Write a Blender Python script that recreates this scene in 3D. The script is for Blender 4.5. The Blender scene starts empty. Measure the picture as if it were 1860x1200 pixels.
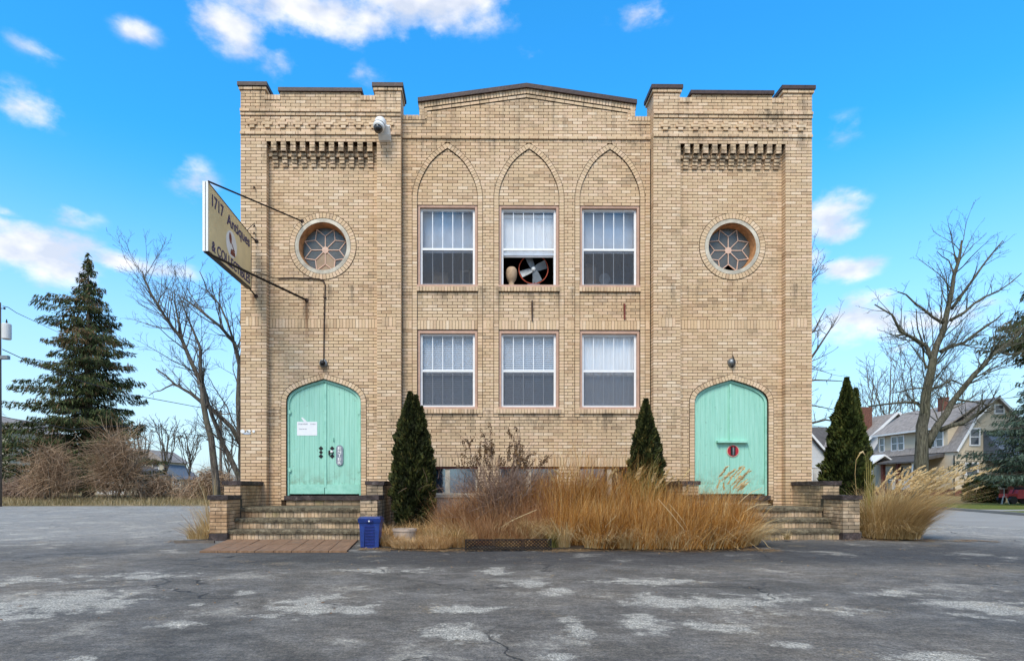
import bpy, math, random
import numpy as np
from mathutils import Vector, Matrix
from mathutils.geometry import tessellate_polygon
R = math.radians
scene = bpy.context.scene
COL = scene.collection
rnd = random.Random(7)

# ------------------------------------------------------------------ camera
F, PX, HY, YAW, CAMX, CAMZ, DC = 1098.0, 879.0, 885.0, R(0.57), -1.03, 0.97, 12.9
cam = bpy.data.cameras.new('camera')
camo = bpy.data.objects.new('camera', cam)
COL.objects.link(camo)
camo.location = (CAMX, -DC, CAMZ)
camo.rotation_euler = (R(90), 0, -YAW)
cam.sensor_width = 36.0
cam.lens = F / 1860 * 36
cam.shift_x = (930 - PX) / 1860
cam.shift_y = (HY - 600) / 1860
cam.clip_end = 3000
scene.camera = camo

def W(x, y, Y):
    """world point seen at photo position x, y on the plane at depth Y"""
    a, b = (x - PX) / F, (HY - y) / F
    dx = a * math.cos(YAW) + math.sin(YAW)
    dy = math.cos(YAW) - a * math.sin(YAW)
    t = (Y + DC) / dy
    return Vector((CAMX + dx * t, Y, CAMZ + b * t))
def WX(x, Y): return W(x, HY, Y).x
def WZ(x, y, Y): return W(x, y, Y).z
def D(x, y, d): return W(x, y, d - DC)

# ------------------------------------------------------------------ world, sun, exposure
scene.view_settings.view_transform = 'Standard'
scene.view_settings.look = 'None'
scene.view_settings.gamma = 1
scene.view_settings.use_curve_mapping = False
scene.view_settings.exposure = 1.2
scene.cycles.max_bounces = 6
scene.cycles.transparent_max_bounces = 16
SUN_EL, SUN_AZ = R(48), R(200)      # azimuth clockwise from +Y: behind the camera, a little to the left
world = bpy.data.worlds.new('World'); scene.world = world
world.use_nodes = True
wn, wl = world.node_tree.nodes, world.node_tree.links
wn.clear()
def wmath(op, a, b=None, c=None):
    n = wn.new('ShaderNodeMath'); n.operation = op
    for i, v in enumerate((a, b, c)):
        if v is None: continue
        if isinstance(v, (int, float)): n.inputs[i].default_value = v
        else: wl.new(v, n.inputs[i])
    return n.outputs[0]
sky = wn.new('ShaderNodeTexSky'); sky.sky_type = 'NISHITA'; sky.sun_disc = False
sky.sun_elevation = SUN_EL; sky.sun_rotation = SUN_AZ
sky.air_density = 1.3; sky.dust_density = 0.6; sky.ozone_density = 2.2
hsv = wn.new('ShaderNodeHueSaturation'); wl.new(sky.outputs[0], hsv.inputs['Color'])
hsv.inputs['Saturation'].default_value = 1.28; hsv.inputs['Value'].default_value = 1.0
hsv.inputs['Hue'].default_value = 0.485
tc = wn.new('ShaderNodeTexCoord')
sep = wn.new('ShaderNodeSeparateXYZ'); wl.new(tc.outputs['Generated'], sep.inputs[0])
az = wmath('ARCTAN2', sep.outputs[0], sep.outputs[1])
el = wmath('ARCSINE', sep.outputs[2])
cmb = wn.new('ShaderNodeCombineXYZ'); wl.new(az, cmb.inputs[0]); wl.new(el, cmb.inputs[1])
CLOUDS = [(560,18,230,42,1.0),(760,0,170,44,1.0),(420,45,85,38,.9),(640,50,90,18,.8),(250,57,46,20,.44),(520,116,60,36,.46),(650,130,60,26,.36),
          (40,190,85,32,.72),(60,88,60,16,.36),(120,390,66,20,.5),(352,330,50,34,.58),(60,462,190,46,1.25),(230,480,120,24,1.1),
          (1165,22,60,24,.55),(968,104,34,22,.32),(1515,240,62,24,.38),(1505,400,72,44,1.05),(1535,487,68,27,1.0),(1480,470,40,26,.7),
          (1575,578,95,44,1.25),(1710,585,130,38,1.1),(15,385,36,9,.5),(1650,630,60,14,.5)]
mask = None
for (x, y, rx, ry, k) in CLOUDS:
    u, v = (x - PX) / F, (HY - y) / F
    caz, cel = math.atan(u) + YAW, math.atan2(v, math.hypot(u, 1))
    cu = math.cos(math.atan(u))
    sub = wn.new('ShaderNodeVectorMath'); sub.operation = 'SUBTRACT'; wl.new(cmb.outputs[0], sub.inputs[0])
    sub.inputs[1].default_value = (caz, cel, 0)
    mul = wn.new('ShaderNodeVectorMath'); mul.operation = 'MULTIPLY'; wl.new(sub.outputs[0], mul.inputs[0])
    mul.inputs[1].default_value = (1 / (rx / F * cu * cu * 1.25), 1 / (ry / F * cu * 1.25), 0)
    ln = wn.new('ShaderNodeVectorMath'); ln.operation = 'LENGTH'; wl.new(mul.outputs[0], ln.inputs[0])
    m = wmath('MULTIPLY_ADD', ln.outputs['Value'], -k, k * 1.10)
    mask = m if mask is None else wmath('MAXIMUM', mask, m)
scl = wn.new('ShaderNodeVectorMath'); scl.operation = 'MULTIPLY'; wl.new(tc.outputs['Generated'], scl.inputs[0])
scl.inputs[1].default_value = (1, 1, 1.9)
nz = wn.new('ShaderNodeTexNoise'); nz.inputs['Scale'].default_value = 12; nz.inputs['Detail'].default_value = 9
nz.inputs['Roughness'].default_value = .58; wl.new(scl.outputs[0], nz.inputs['Vector'])
# clouds over the rest of the dome (behind and above the camera)
nb = wn.new('ShaderNodeTexNoise'); nb.inputs['Scale'].default_value = 2.3; nb.inputs['Detail'].default_value = 6
wl.new(scl.outputs[0], nb.inputs['Vector'])
outside = wmath('MULTIPLY', wmath('SUBTRACT', nb.outputs[0], .30), 3.2)
away = wmath('MULTIPLY_ADD', sep.outputs[1], -4.0, 0.6)
away2 = wmath('MAXIMUM', wmath('MINIMUM', away, 1.0), 0.0)
over = wmath('MAXIMUM', wmath('MINIMUM', wmath('MULTIPLY_ADD', sep.outputs[2], 6.0, -3.95), 1.0), 0.0)
away3 = wmath('MAXIMUM', away2, over)
back = wmath('MULTIPLY', outside, away3)
mask2 = wmath('MAXIMUM', wmath('MAXIMUM', mask, 0.0), wmath('MAXIMUM', back, 0.0))
dens = wmath('ADD', mask2, wmath('MULTIPLY_ADD', nz.outputs[0], 2.4, -1.36))
mr = wn.new('ShaderNodeMapRange'); mr.interpolation_type = 'SMOOTHSTEP'; wl.new(dens, mr.inputs[0])
mr.inputs[1].default_value = 0.0; mr.inputs[2].default_value = 0.85
gate = wmath('MINIMUM', wmath('MULTIPLY', mask2, 3.2), 1.0)
cfac = wmath('MULTIPLY', mr.outputs[0], gate)
cfac = wmath('MULTIPLY', cfac, 0.93)
n2 = wn.new('ShaderNodeTexNoise'); n2.inputs['Scale'].default_value = 14; n2.inputs['Detail'].default_value = 5
wl.new(scl.outputs[0], n2.inputs['Vector'])
ccol = wn.new('ShaderNodeValToRGB'); wl.new(n2.outputs[0], ccol.inputs[0])
ccol.color_ramp.elements[0].position = .40; ccol.color_ramp.elements[0].color = (3.1, 3.35, 3.9, 1)
ccol.color_ramp.elements[1].position = .6; ccol.color_ramp.elements[1].color = (4.9, 4.8, 4.85, 1)
# pale air towards the horizon
hz = wn.new('ShaderNodeMapRange'); wl.new(el, hz.inputs[0]); hz.interpolation_type = 'SMOOTHSTEP'
hz.inputs[1].default_value = -.02; hz.inputs[2].default_value = .50; hz.inputs[3].default_value = .80; hz.inputs[4].default_value = 0
mixh = wn.new('ShaderNodeMix'); mixh.data_type = 'RGBA'; wl.new(hz.outputs[0], mixh.inputs[0])
tnt = wn.new('ShaderNodeMix'); tnt.data_type = 'RGBA'; tnt.blend_type = 'MULTIPLY'; tnt.inputs[0].default_value = 1
wl.new(hsv.outputs[0], tnt.inputs[6]); tnt.inputs[7].default_value = (.32, .96, 1.32, 1)
wl.new(tnt.outputs[2], mixh.inputs[6]); mixh.inputs[7].default_value = (3.4, 3.6, 4.2, 1)
mixc = wn.new('ShaderNodeMix'); mixc.data_type = 'RGBA'; wl.new(cfac, mixc.inputs[0])
wl.new(mixh.outputs[2], mixc.inputs[6]); wl.new(ccol.outputs[0], mixc.inputs[7])
bg = wn.new('ShaderNodeBackground'); wl.new(mixc.outputs[2], bg.inputs[0]); bg.inputs[1].default_value = 0.105
wo = wn.new('ShaderNodeOutputWorld'); wl.new(bg.outputs[0], wo.inputs[0])

sl = bpy.data.lights.new('sun', 'SUN'); sl.energy = 1.5; sl.angle = R(22); sl.color = (1.0, .90, .76)
so = bpy.data.objects.new('sun', sl); COL.objects.link(so)
sd = Vector((math.sin(SUN_AZ) * math.cos(SUN_EL), math.cos(SUN_AZ) * math.cos(SUN_EL), math.sin(SUN_EL)))
so.rotation_euler = sd.to_track_quat('Z', 'Y').to_euler()

# ------------------------------------------------------------------ materials
class NT:
    def __init__(s, name):
        s.mat = bpy.data.materials.new(name); s.mat.use_nodes = True
        s.n, s.l = s.mat.node_tree.nodes, s.mat.node_tree.links
        s.n.clear()
        s.out = s.n.new('ShaderNodeOutputMaterial')
        s.geo = s.n.new('ShaderNodeNewGeometry')
        s.pos = s.geo.outputs['Position']
    def lk(s, v, inp):
        if isinstance(v, (int, float)): inp.default_value = v
        elif isinstance(v, tuple): inp.default_value = v if len(v) == 4 or inp.type == 'VECTOR' else (*v, 1)
        else: s.l.new(v, inp)
    def math(s, op, a, b=None, c=None, clamp=False):
        n = s.n.new('ShaderNodeMath'); n.operation = op; n.use_clamp = clamp
        for i, v in enumerate((a, b, c)):
            if v is not None: s.lk(v, n.inputs[i])
        return n.outputs[0]
    def vmul(s, v, t):
        n = s.n.new('ShaderNodeVectorMath'); n.operation = 'MULTIPLY'; s.lk(v, n.inputs[0]); n.inputs[1].default_value = t
        return n.outputs[0]
    def noise(s, scale, detail=4, rough=.55, vec=None, dist=0):
        n = s.n.new('ShaderNodeTexNoise'); s.lk(vec if vec is not None else s.pos, n.inputs['Vector'])
        n.inputs['Scale'].default_value = scale; n.inputs['Detail'].default_value = detail
        n.inputs['Roughness'].default_value = rough; n.inputs['Distortion'].default_value = dist
        return n.outputs[0]
    def ramp(s, v, stops):
        n = s.n.new('ShaderNodeValToRGB'); s.lk(v, n.inputs[0]); e = n.color_ramp.elements
        while len(e) < len(stops): e.new(.5)
        for i, (p, c) in enumerate(stops):
            e[i].position = p; e[i].color = (*c, 1) if isinstance(c, tuple) else (c, c, c, 1)
        return n.outputs[0]
    def rng(s, v, a, b, c=0.0, d=1.0, smooth=True):
        n = s.n.new('ShaderNodeMapRange'); s.lk(v, n.inputs[0])
        if smooth: n.interpolation_type = 'SMOOTHSTEP'
        for i, q in enumerate((a, b, c, d)): n.inputs[i + 1].default_value = q
        return n.outputs[0]
    def mix(s, f, a, b, mode='MIX'):
        n = s.n.new('ShaderNodeMix'); n.data_type = 'RGBA'; n.blend_type = mode
        s.lk(f, n.inputs[0]); s.lk(a, n.inputs[6]); s.lk(b, n.inputs[7])
        return n.outputs[2]
    def attr(s, name='tint'):
        n = s.n.new('ShaderNodeAttribute'); n.attribute_name = name
        return n.outputs['Fac']
    def xyz(s):
        n = s.n.new('ShaderNodeSeparateXYZ'); s.l.new(s.pos, n.inputs[0]); return n.outputs
    def bump(s, h, strength=.3, dist=.02):
        n = s.n.new('ShaderNodeBump'); s.lk(h, n.inputs['Height'])
        n.inputs['Strength'].default_value = strength; n.inputs['Distance'].default_value = dist
        return n.outputs[0]
    def bsdf(s, color, rough=.8, metal=0, normal=None, spec=.4, extra=None):
        b = s.n.new('ShaderNodeBsdfPrincipled'); s.lk(color, b.inputs['Base Color']); s.lk(rough, b.inputs['Roughness'])
        b.inputs['Metallic'].default_value = metal; b.inputs['Specular IOR Level'].default_value = spec
        if normal is not None: s.l.new(normal, b.inputs['Normal'])
        for k, v in (extra or {}).items(): b.inputs[k].default_value = v
        s.l.new(b.outputs[0], s.out.inputs[0]); return b
M = {}
def simple(name, col, rough=.7, metal=0, var=.15, scale=6, bump=.0, spec=.4):
    t = NT(name)
    n = t.noise(scale, 5, .6)
    lo = tuple(c * (1 - var) for c in col); hi = tuple(min(1, c * (1 + var)) for c in col)
    c = t.ramp(n, [(.3, lo), (.7, hi)])
    t.bsdf(c, rough, metal, t.bump(t.noise(scale * 12, 3), bump, .01) if bump else None, spec)
    M[name] = t.mat; return t.mat

def brick_mat(name, dirt=0.0):
    t = NT(name)
    ti = t.attr()
    base = t.ramp(ti, [(0, (.48, .33, .205)), (.04, (.58, .41, .265)), (.3, (.63, .463, .295)), (.6, (.66, .488, .315)), (.85, (.70, .505, .345)), (1, (.75, .59, .42))])
    x, y, z = t.xyz()
    base = t.mix(t.rng(t.noise(.55, 3), .35, .7, 0, .5), base, t.mix(1, base, (.95, .84, .70), 'MULTIPLY'))
    f = t.noise(55, 3, .7)
    base = t.mix(.5, base, t.ramp(f, [(.25, (.62, .6, .58)), (.55, (1, 1, 1)), (.8, (1.12, 1.1, 1.05))]), 'MULTIPLY')
    # scattered sooty bricks in clusters
    cl = t.noise(1.1, 3, .6)
    # white noise per brick is the tint, reused out of phase
    ph = t.math('FRACT', t.math('MULTIPLY', ti, 17.3))
    sc = t.math('MULTIPLY', t.rng(cl, .47, .66), t.rng(ph, .66, .84))
    soot = t.math('MULTIPLY', sc, .36)
    # run-off streaks
    st = t.noise(1.0, 5, .65, vec=t.vmul(t.pos, (6.5, 1, .55)))
    def band(z0, z1, k):
        a = t.rng(z, z0, z1, 0, 1); b = t.math('LESS_THAN', z, z1 + .01)
        return t.math('MULTIPLY', t.math('MULTIPLY', a, b), k)
    bands = t.math('MAXIMUM', band(5.1 - .55, 5.32, .9), band(1.75, 2.66, .8))
    bands = t.math('MAXIMUM', bands, t.math('MAXIMUM', band(7.9, 8.53, .75), band(8.2, 9.1, .6)))
    bands = t.math('MAXIMUM', bands, t.rng(z, 8.75, 9.4, 0, .85))
    run = t.math('MULTIPLY', t.rng(st, .46, .70), bands)
    crb = t.math('MULTIPLY', t.math('MULTIPLY', t.math('MULTIPLY', t.rng(z, 7.75, 7.95), t.rng(z, 8.34, 8.28)), t.rng(t.math('ABSOLUTE', x), 3.1, 3.3)), t.math('MULTIPLY', t.rng(t.math('ABSOLUTE', x), 5.7, 5.5), t.rng(t.noise(9, 3), .40, .60)))
    run = t.math('MAXIMUM', run, t.math('MULTIPLY', crb, .9))
    low = t.math('MULTIPLY', t.rng(z, 1.25, .35), t.rng(t.noise(2.2, 4), .4, .62))
    dark = t.math('MAXIMUM', soot, t.math('MULTIPLY', run, .78))
    dark = t.math('MAXIMUM', dark, t.math('MULTIPLY', low, .45 + dirt * .4))
    if dirt: dark = t.math('MAXIMUM', dark, t.math('MULTIPLY', t.rng(t.noise(3.1, 6, .7), .36, .60), dirt))
    c = t.mix(dark, base, t.mix(t.noise(8), (.10, .082, .06), (.17, .13, .085)))
    # rust runs
    def streak(xc, z0, z1, w, k):
        a = t.rng(t.math('ABSOLUTE', t.math('SUBTRACT', x, xc)), w, w * .2)
        b = t.rng(z, z0, z1); e = t.math('LESS_THAN', z, z1 + .02)
        return t.math('MULTIPLY', t.math('MULTIPLY', a, b), t.math('MULTIPLY', e, k))
    rs = None
    for (px, ya, yb, w, k) in [(557, 548, 640, .05, 1.3), (557, 548, 590, .14, .7), (588, 664, 700, .2, .7), (591, 590, 640, .09, .6), (967, 548, 584, .035, 1.3), (1135, 550, 584, .03, 1.2),
                               (465, 540, 570, .05, 1.0), (1328, 510, 535, .12, .5), (520, 640, 700, .05, .3)]:
        w0, w1 = W(px, ya, .16), W(px, yb, .16)
        q = streak(w0.x, w1.z, w0.z, w, k); rs = q if rs is None else t.math('MAXIMUM', rs, q)
    sm = None
    for (px, ya, yb, w, k) in [(745, 208, 262, .16, .9), (765, 212, 245, .1, .6), (1172, 212, 350, .16, .8), (1150, 250, 268, .3, .6), (1400, 205, 262, .55, .8), (700, 205, 250, .2, .5), (600, 285, 302, 1.0, .5), (1330, 285, 302, 1.0, .5),
                               (812, 528, 560, .35, .7), (962, 528, 552, .35, .6), (1108, 528, 556, .35, .8), (815, 750, 800, .5, .7), (965, 750, 805, .5, .8), (1100, 750, 800, .5, .7), (462, 505, 530, .25, .5), (706, 500, 560, .12, .5),
                               (1450, 500, 620, .3, .4), (1210, 560, 650, .2, .4), (455, 640, 760, .2, .3), (955, 165, 250, .6, .4), (486, 180, 240, .2, .6), (1455, 190, 240, .2, .6)]:
        w0, w1 = W(px, ya, .1), W(px, yb, .1)
        q = streak(w0.x, w1.z, w0.z, w, k); sm = q if sm is None else t.math('MAXIMUM', sm, q)
    sm = t.math('MULTIPLY', sm, t.rng(t.noise(3.2, 5, .7, vec=t.vmul(t.pos, (2.2, 1, .9))), .40, .62))
    c = t.mix(t.math('MULTIPLY', sm, .85), c, (.085, .068, .05))
    # orange tint at the foot of the left tower
    lf = t.math('MULTIPLY', t.math('MULTIPLY', t.rng(z, 1.9, .9), t.rng(x, -4.9, -5.6)), .55)
    c = t.mix(t.math('MULTIPLY', lf, t.noise(3)), c, (.50, .24, .09))
    c = t.mix(t.math('MULTIPLY', t.math('MINIMUM', rs, 1.0), .75), c, (.17, .075, .03))
    c = t.mix(t.math('MULTIPLY', t.rng(t.noise(1.7, 4, .6), .60, .75), t.rng(z, 1.3, .5, 0, .5)), c, (.20, .17, .05))
    t.bsdf(c, .82, 0, t.bump(t.noise(120, 3), .25, .004), .3)
    M[name] = t.mat
brick_mat('brick'); brick_mat('old_brick', .80)
t = NT('mortar'); t.bsdf(t.mix(t.noise(4, 4), (.028, .016, .009), (.07, .043, .023)), .95, 0, t.bump(t.noise(90), .4, .01), .2); M['mortar'] = t.mat
t = NT('dark_mortar'); t.bsdf(t.mix(t.noise(4, 4), (.05, .04, .03), (.10, .08, .05)), .95); M['dark_mortar'] = t.mat
t = NT('coping_stone'); n = t.noise(7, 6, .7)
t.bsdf(t.ramp(n, [(.3, (.022, .016, .015)), (.5, (.055, .040, .038)), (.6, (.09, .065, .06)), (.72, (.20, .17, .15))]), .75, 0, t.bump(t.noise(22, 6, .7), .9, .03), .4); M['coping_stone'] = t.mat
t = NT('roof_coping'); t.bsdf(t.ramp(t.noise(9, 6, .7), [(.3, (.03, .017, .014)), (.6, (.062, .034, .028)), (.8, (.11, .08, .065))]), .55, 0, t.bump(t.noise(30, 4), .3, .02)); M['roof_coping'] = t.mat
t = NT('tread_stone'); n = t.noise(13, 7, .8)
c = t.ramp(n, [(.3, (.024, .019, .012)), (.44, (.085, .066, .042)), (.54, (.17, .14, .09)), (.63, (.25, .21, .14)), (.72, (.45, .42, .36))])
t.bsdf(c, .85, 0, t.bump(t.noise(40, 5, .7), .7, .02), .3); M['tread_stone'] = t.mat
simple('concrete_ring', (.52, .47, .38), .85, 0, .35, 5, .3)
simple('foundation', (.24, .22, .20), .9, 0, .3, 3, .4)
simple('cut_stone', (.35, .32, .27), .9, 0, .2, 5, .3)
simple('casing_paint', (.50, .31, .225), .6, 0, .12, 8, .1)
simple('vinyl_white', (.80, .80, .80), .45, 0, .05, 10)
simple('muntin_white', (.78, .80, .82), .5, 0, .03, 10)
simple('wood_reveal', (.46, .23, .10), .6, 0, .4, 7, .2)
simple('star_paint', (.62, .42, .32), .6, 0, .12, 12)
simple('black_iron', (.014, .012, .012), .45, .3, .4, 12, .2)
simple('rusty_iron', (.045, .025, .018), .7, .2, .5, 14, .3)
simple('white_metal', (.74, .74, .72), .4, 0, .08, 9)
simple('grey_metal', (.20, .21, .215), .4, .5, .35, 14)
simple('dark_dome', (.01, .01, .012), .08, 0, .1, 4, 0, .8)
simple('paper', (.80, .80, .82), .8, 0, .04, 9)
simple('print_grey', (.35, .36, .38), .8, 0, .1, 30)
simple('navy_print', (.018, .018, .11), .5, 0, .2, 20)
simple('sign_white', (.80, .80, .78), .5, 0, .07, 3)
simple('sign_cream', (.74, .60, .33), .5, 0, .16, 1.6)
simple('horn_red', (.16, .018, .012), .5, 0, .3, 16)
simple('plate_grey', (.20, .23, .27), .45, 0, .2, 20)
simple('red_paint', (.42, .015, .03), .5, 0, .25, 20)
simple('blue_plastic', (.008, .030, .17), .4, 0, .3, 8, .05, .5)
simple('dark_blue_plastic', (.006, .016, .13), .5, 0, .3, 8)
simple('pot_white', (.42, .33, .26), .6, 0, .2, 9, .15)
simple('soil', (.05, .035, .02), .95, 0, .4, 12, .5)
simple('dark_interior', (.035, .035, .04), .9, 0, .3, 2)
simple('blind_white', (.62, .67, .74), .7, 0, .05, 3)
simple('shade_white', (.86, .87, .89), .8, 0, .03, 2)
simple('pale_drape', (.50, .55, .63), .85, 0, .12, 2)
simple('tan_felt', (.40, .28, .18), .85, 0, .25, 9)
simple('fan_grey', (.17, .19, .21), .45, .3, .2, 9)
simple('fan_orange', (.42, .07, .03), .6, 0, .2, 9)
simple('tan_board', (.34, .25, .17), .8, 0, .15, 6)
simple('mirror_grey', (.30, .34, .38), .4, 0, .2, 4)
simple('chimney_brick', (.14, .06, .042), .9, 0, .45, 7, .3)
simple('porch_brick', (.11, .035, .028), .9, 0, .45, 6, .3)
simple('trim_white', (.70, .70, .70), .6, 0, .08, 5)
simple('slate_blue_shingle', (.11, .13, .16), .85, 0, .25, 6, .3)
simple('pole_wood', (.13, .105, .085), .9, 0, .3, 8, .3)
simple('cable', (.03, .03, .035), .6)
simple('old_fence_wood', (.16, .14, .125), .9, 0, .3, 5, .3)
simple('cream_wall', (.44, .40, .31), .85, 0, .15, 2)
simple('white_siding', (.55, .55, .54), .7, 0, .1, 2)
simple('dull_red_toy', (.55, .02, .02), .4, 0, .2, 6)
simple('dark_red_wood', (.11, .02, .014), .6, 0, .3, 8)
simple('asphalt_shingle', (.27, .235, .21), .95, 0, .3, 4, .5)
simple('dark_shingle', (.085, .078, .075), .95, 0, .3, 4, .5)
# painted door boards
t = NT('mint_paint'); x, y, z = t.xyz()
st = t.noise(1, 6, .7, vec=t.vmul(t.pos, (45, 1, 1.6)))
c = t.ramp(st, [(.25, (.20, .46, .355)), (.45, (.285, .58, .455)), (.7, (.36, .66, .54))])
c = t.mix(t.rng(t.noise(9, 6, .75), .61, .70, 0, .65), c, (.15, .22, .16))
c = t.mix(t.math('MULTIPLY', t.rng(z, 1.5, .82), t.rng(t.noise(4, 6, .7), .42, .62)), c, (.20, .30, .21))
t.bsdf(c, .5, 0, t.bump(st, .35, .01), .4); M['mint_paint'] = t.mat
t = NT('mint_trim'); c = t.ramp(t.noise(6, 6, .7), [(.3, (.22, .50, .39)), (.55, (.32, .63, .50)), (.68, (.37, .68, .56)), (.78, (.17, .24, .16))])
t.bsdf(c, .45, 0, t.bump(t.noise(30), .2, .01)); M['mint_trim'] = t.mat
# lap siding: boards of one real height, relief only
def siding(name, col, h=.13):
    t = NT(name); x, y, z = t.xyz()
    saw = t.math('FRACT', t.math('DIVIDE', z, h))
    c = t.mix(t.noise(2, 4), tuple(q * .86 for q in col), col)
    t.bsdf(c, .75, 0, t.bump(t.math('SUBTRACT', 1.0, saw), 1.0, .05), .3); M[name] = t.mat
siding('beige_siding', (.56, .47, .345)); siding('grey_siding', (.50, .51, .52))
t = NT('leaded_glass'); tr = t.n.new('ShaderNodeBsdfTransparent'); tr.inputs[0].default_value = (.7, .72, .74, 1)
b_ = t.bsdf(t.mix(t.noise(5, 4), (.085, .095, .10), (.17, .165, .15)), .25, 0, t.bump(t.noise(9, 2), .3, .02), .5)
mx = t.n.new('ShaderNodeMixShader'); mx.inputs[0].default_value = .72
t.l.new(tr.outputs[0], mx.inputs[1]); t.l.new(b_.outputs[0], mx.inputs[2]); t.l.new(mx.outputs[0], t.out.inputs[0]); M['leaded_glass'] = t.mat
def glass(name, refl, tint=(.85, .92, .95), rough=.02):
    t = NT(name)
    tr = t.n.new('ShaderNodeBsdfTransparent'); tr.inputs[0].default_value = (*tint, 1)
    gl = t.n.new('ShaderNodeBsdfGlossy'); gl.inputs['Roughness'].default_value = rough
    gl.inputs['Color'].default_value = (.9, .95, 1, 1)
    t.l.new(t.bump(t.noise(1.4, 2), .05, .05), gl.inputs['Normal'])
    mx = t.n.new('ShaderNodeMixShader'); lw = t.n.new('ShaderNodeFresnel'); lw.inputs[0].default_value = 1.5
    t.lk(t.math('ADD', t.math('MULTIPLY', lw.outputs[0], .5), refl, clamp=True), mx.inputs[0])
    t.l.new(tr.outputs[0], mx.inputs[1]); t.l.new(gl.outputs[0], mx.inputs[2]); t.l.new(mx.outputs[0], t.out.inputs[0]); M[name] = t.mat
glass('pane_glass', .03, (.995, .997, 1)); glass('dark_glass', .01, (.7, .73, .78), .15); glass('basement_glass', .18, (.5, .6, .7), .08)
t = NT('insect_screen'); tr = t.n.new('ShaderNodeBsdfTransparent'); tr.inputs[0].default_value = (.84, .85, .87, 1)
df = t.n.new('ShaderNodeBsdfDiffuse'); df.inputs[0].default_value = (.13, .135, .145, 1)
mx = t.n.new('ShaderNodeMixShader'); mx.inputs[0].default_value = .24
t.l.new(tr.outputs[0], mx.inputs[1]); t.l.new(df.outputs[0], mx.inputs[2]); t.l.new(mx.outputs[0], t.out.inputs[0]); M['insect_screen'] = t.mat
# asphalt
t = NT('asphalt'); x, y, z = t.xyz()
g1 = t.noise(70, 5, .85); g2 = t.noise(.45, 5, .6); g3 = t.noise(2.2, 6, .65)
c = t.ramp(g2, [(.32, (.064, .058, .050)), (.5, (.108, .096, .081)), (.68, (.164, .138, .108))])
c = t.mix(t.rng(g3, .35, .75, 0, .7), c, (.20, .185, .166))
# fresher seal coat along the building, paler old surface far out
ns = t.math('ADD', y, t.math('MULTIPLY', t.math('SUBTRACT', t.noise(.9, 5), .5), 1.6))
fresh = t.math('MULTIPLY', t.rng(ns, -5.9, -4.9), t.rng(ns, .5, -1.0))
fresh = t.math('MULTIPLY', fresh, t.rng(t.math('ABSOLUTE', t.math('SUBTRACT', x, 1.5)), 7.5, 4.5))
c = t.mix(t.math('MULTIPLY', fresh, .75), c, (.036, .035, .036))
far = t.rng(t.math('ADD', ns, t.math('MULTIPLY', t.math('ABSOLUTE', x), .22)), -2.4, 2.0)
c = t.mix(t.math('MULTIPLY', far, .85), c, t.mix(g3, (.22, .21, .19), (.33, .31, .28)))
# worn pale patches where the coat has peeled
pn = t.math('MULTIPLY', t.math('SUBTRACT', t.noise(3.4, 9, .74), .5), 3.2)
pm = None
for (px, py, rx, ry, k) in [(110, 1092, 150, 28, 1), (560, 1098, 90, 24, .8), (640, 1105, 55, 10, .8), (440, 1077, 22, 6, .8), (850, 1105, 80, 9, .9), (835, 1148, 75, 20, 1), (900, 1036, 28, 8, .9),
                            (1050, 1142, 34, 22, 1), (1165, 1130, 50, 20, 1), (1215, 1092, 90, 16, .85), (1310, 1095, 110, 22, .75), (1180, 1056, 110, 8, .8), (1320, 1138, 70, 15, .8),
                            (1420, 1085, 60, 9, .8), (1530, 1110, 60, 9, .7), (1440, 1172, 45, 8, .8), (1800, 1105, 130, 20, .9), (1700, 1195, 110, 14, .9), (960, 1058, 60, 8, .7), (1010, 1072, 30, 9, .8),
                            (320, 1130, 60, 8, .6), (250, 1045, 120, 10, .6), (30, 1052, 90, 10, .7), (1000, 1190, 60, 8, .7), (1640, 1078, 80, 8, .6), (700, 1035, 100, 6, .55), (150, 1195, 30, 8, .7), (360, 1095, 20, 5, .8)]:
    dd = CAMZ * F / (py - HY); p = D(px, py, dd)
    d2 = CAMZ * F / (py - ry - HY); d1 = CAMZ * F / (py + ry - HY)
    ax, ay = rx * dd / F, max(.12, (d2 - d1) / 2)
    u = t.math('MULTIPLY', t.math('SUBTRACT', x, p.x), 1 / (ax * 1.3)); v = t.math('MULTIPLY', t.math('SUBTRACT', y, p.y), 1 / (ay * 1.3))
    r2 = t.math('SQRT', t.math('ADD', t.math('MULTIPLY', u, u), t.math('MULTIPLY', v, v)))
    m = t.math('MULTIPLY', t.math('SUBTRACT', .92, r2), k); pm = m if pm is None else t.math('MAXIMUM', pm, m)
wear = t.rng(t.math('ADD', pm, pn), .16, .52)
wear = t.math('MULTIPLY', wear, t.rng(g1, .36, .60, .12, 1))
gen = t.rng(t.math('ADD', t.noise(.9, 9, .75), t.math('MULTIPLY', far, .05)), .55, .66)
wear = t.math('MAXIMUM', wear, t.math('MULTIPLY', gen, .5))
c = t.mix(t.math('MULTIPLY', wear, .85), c, (.47, .44, .375))
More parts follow.
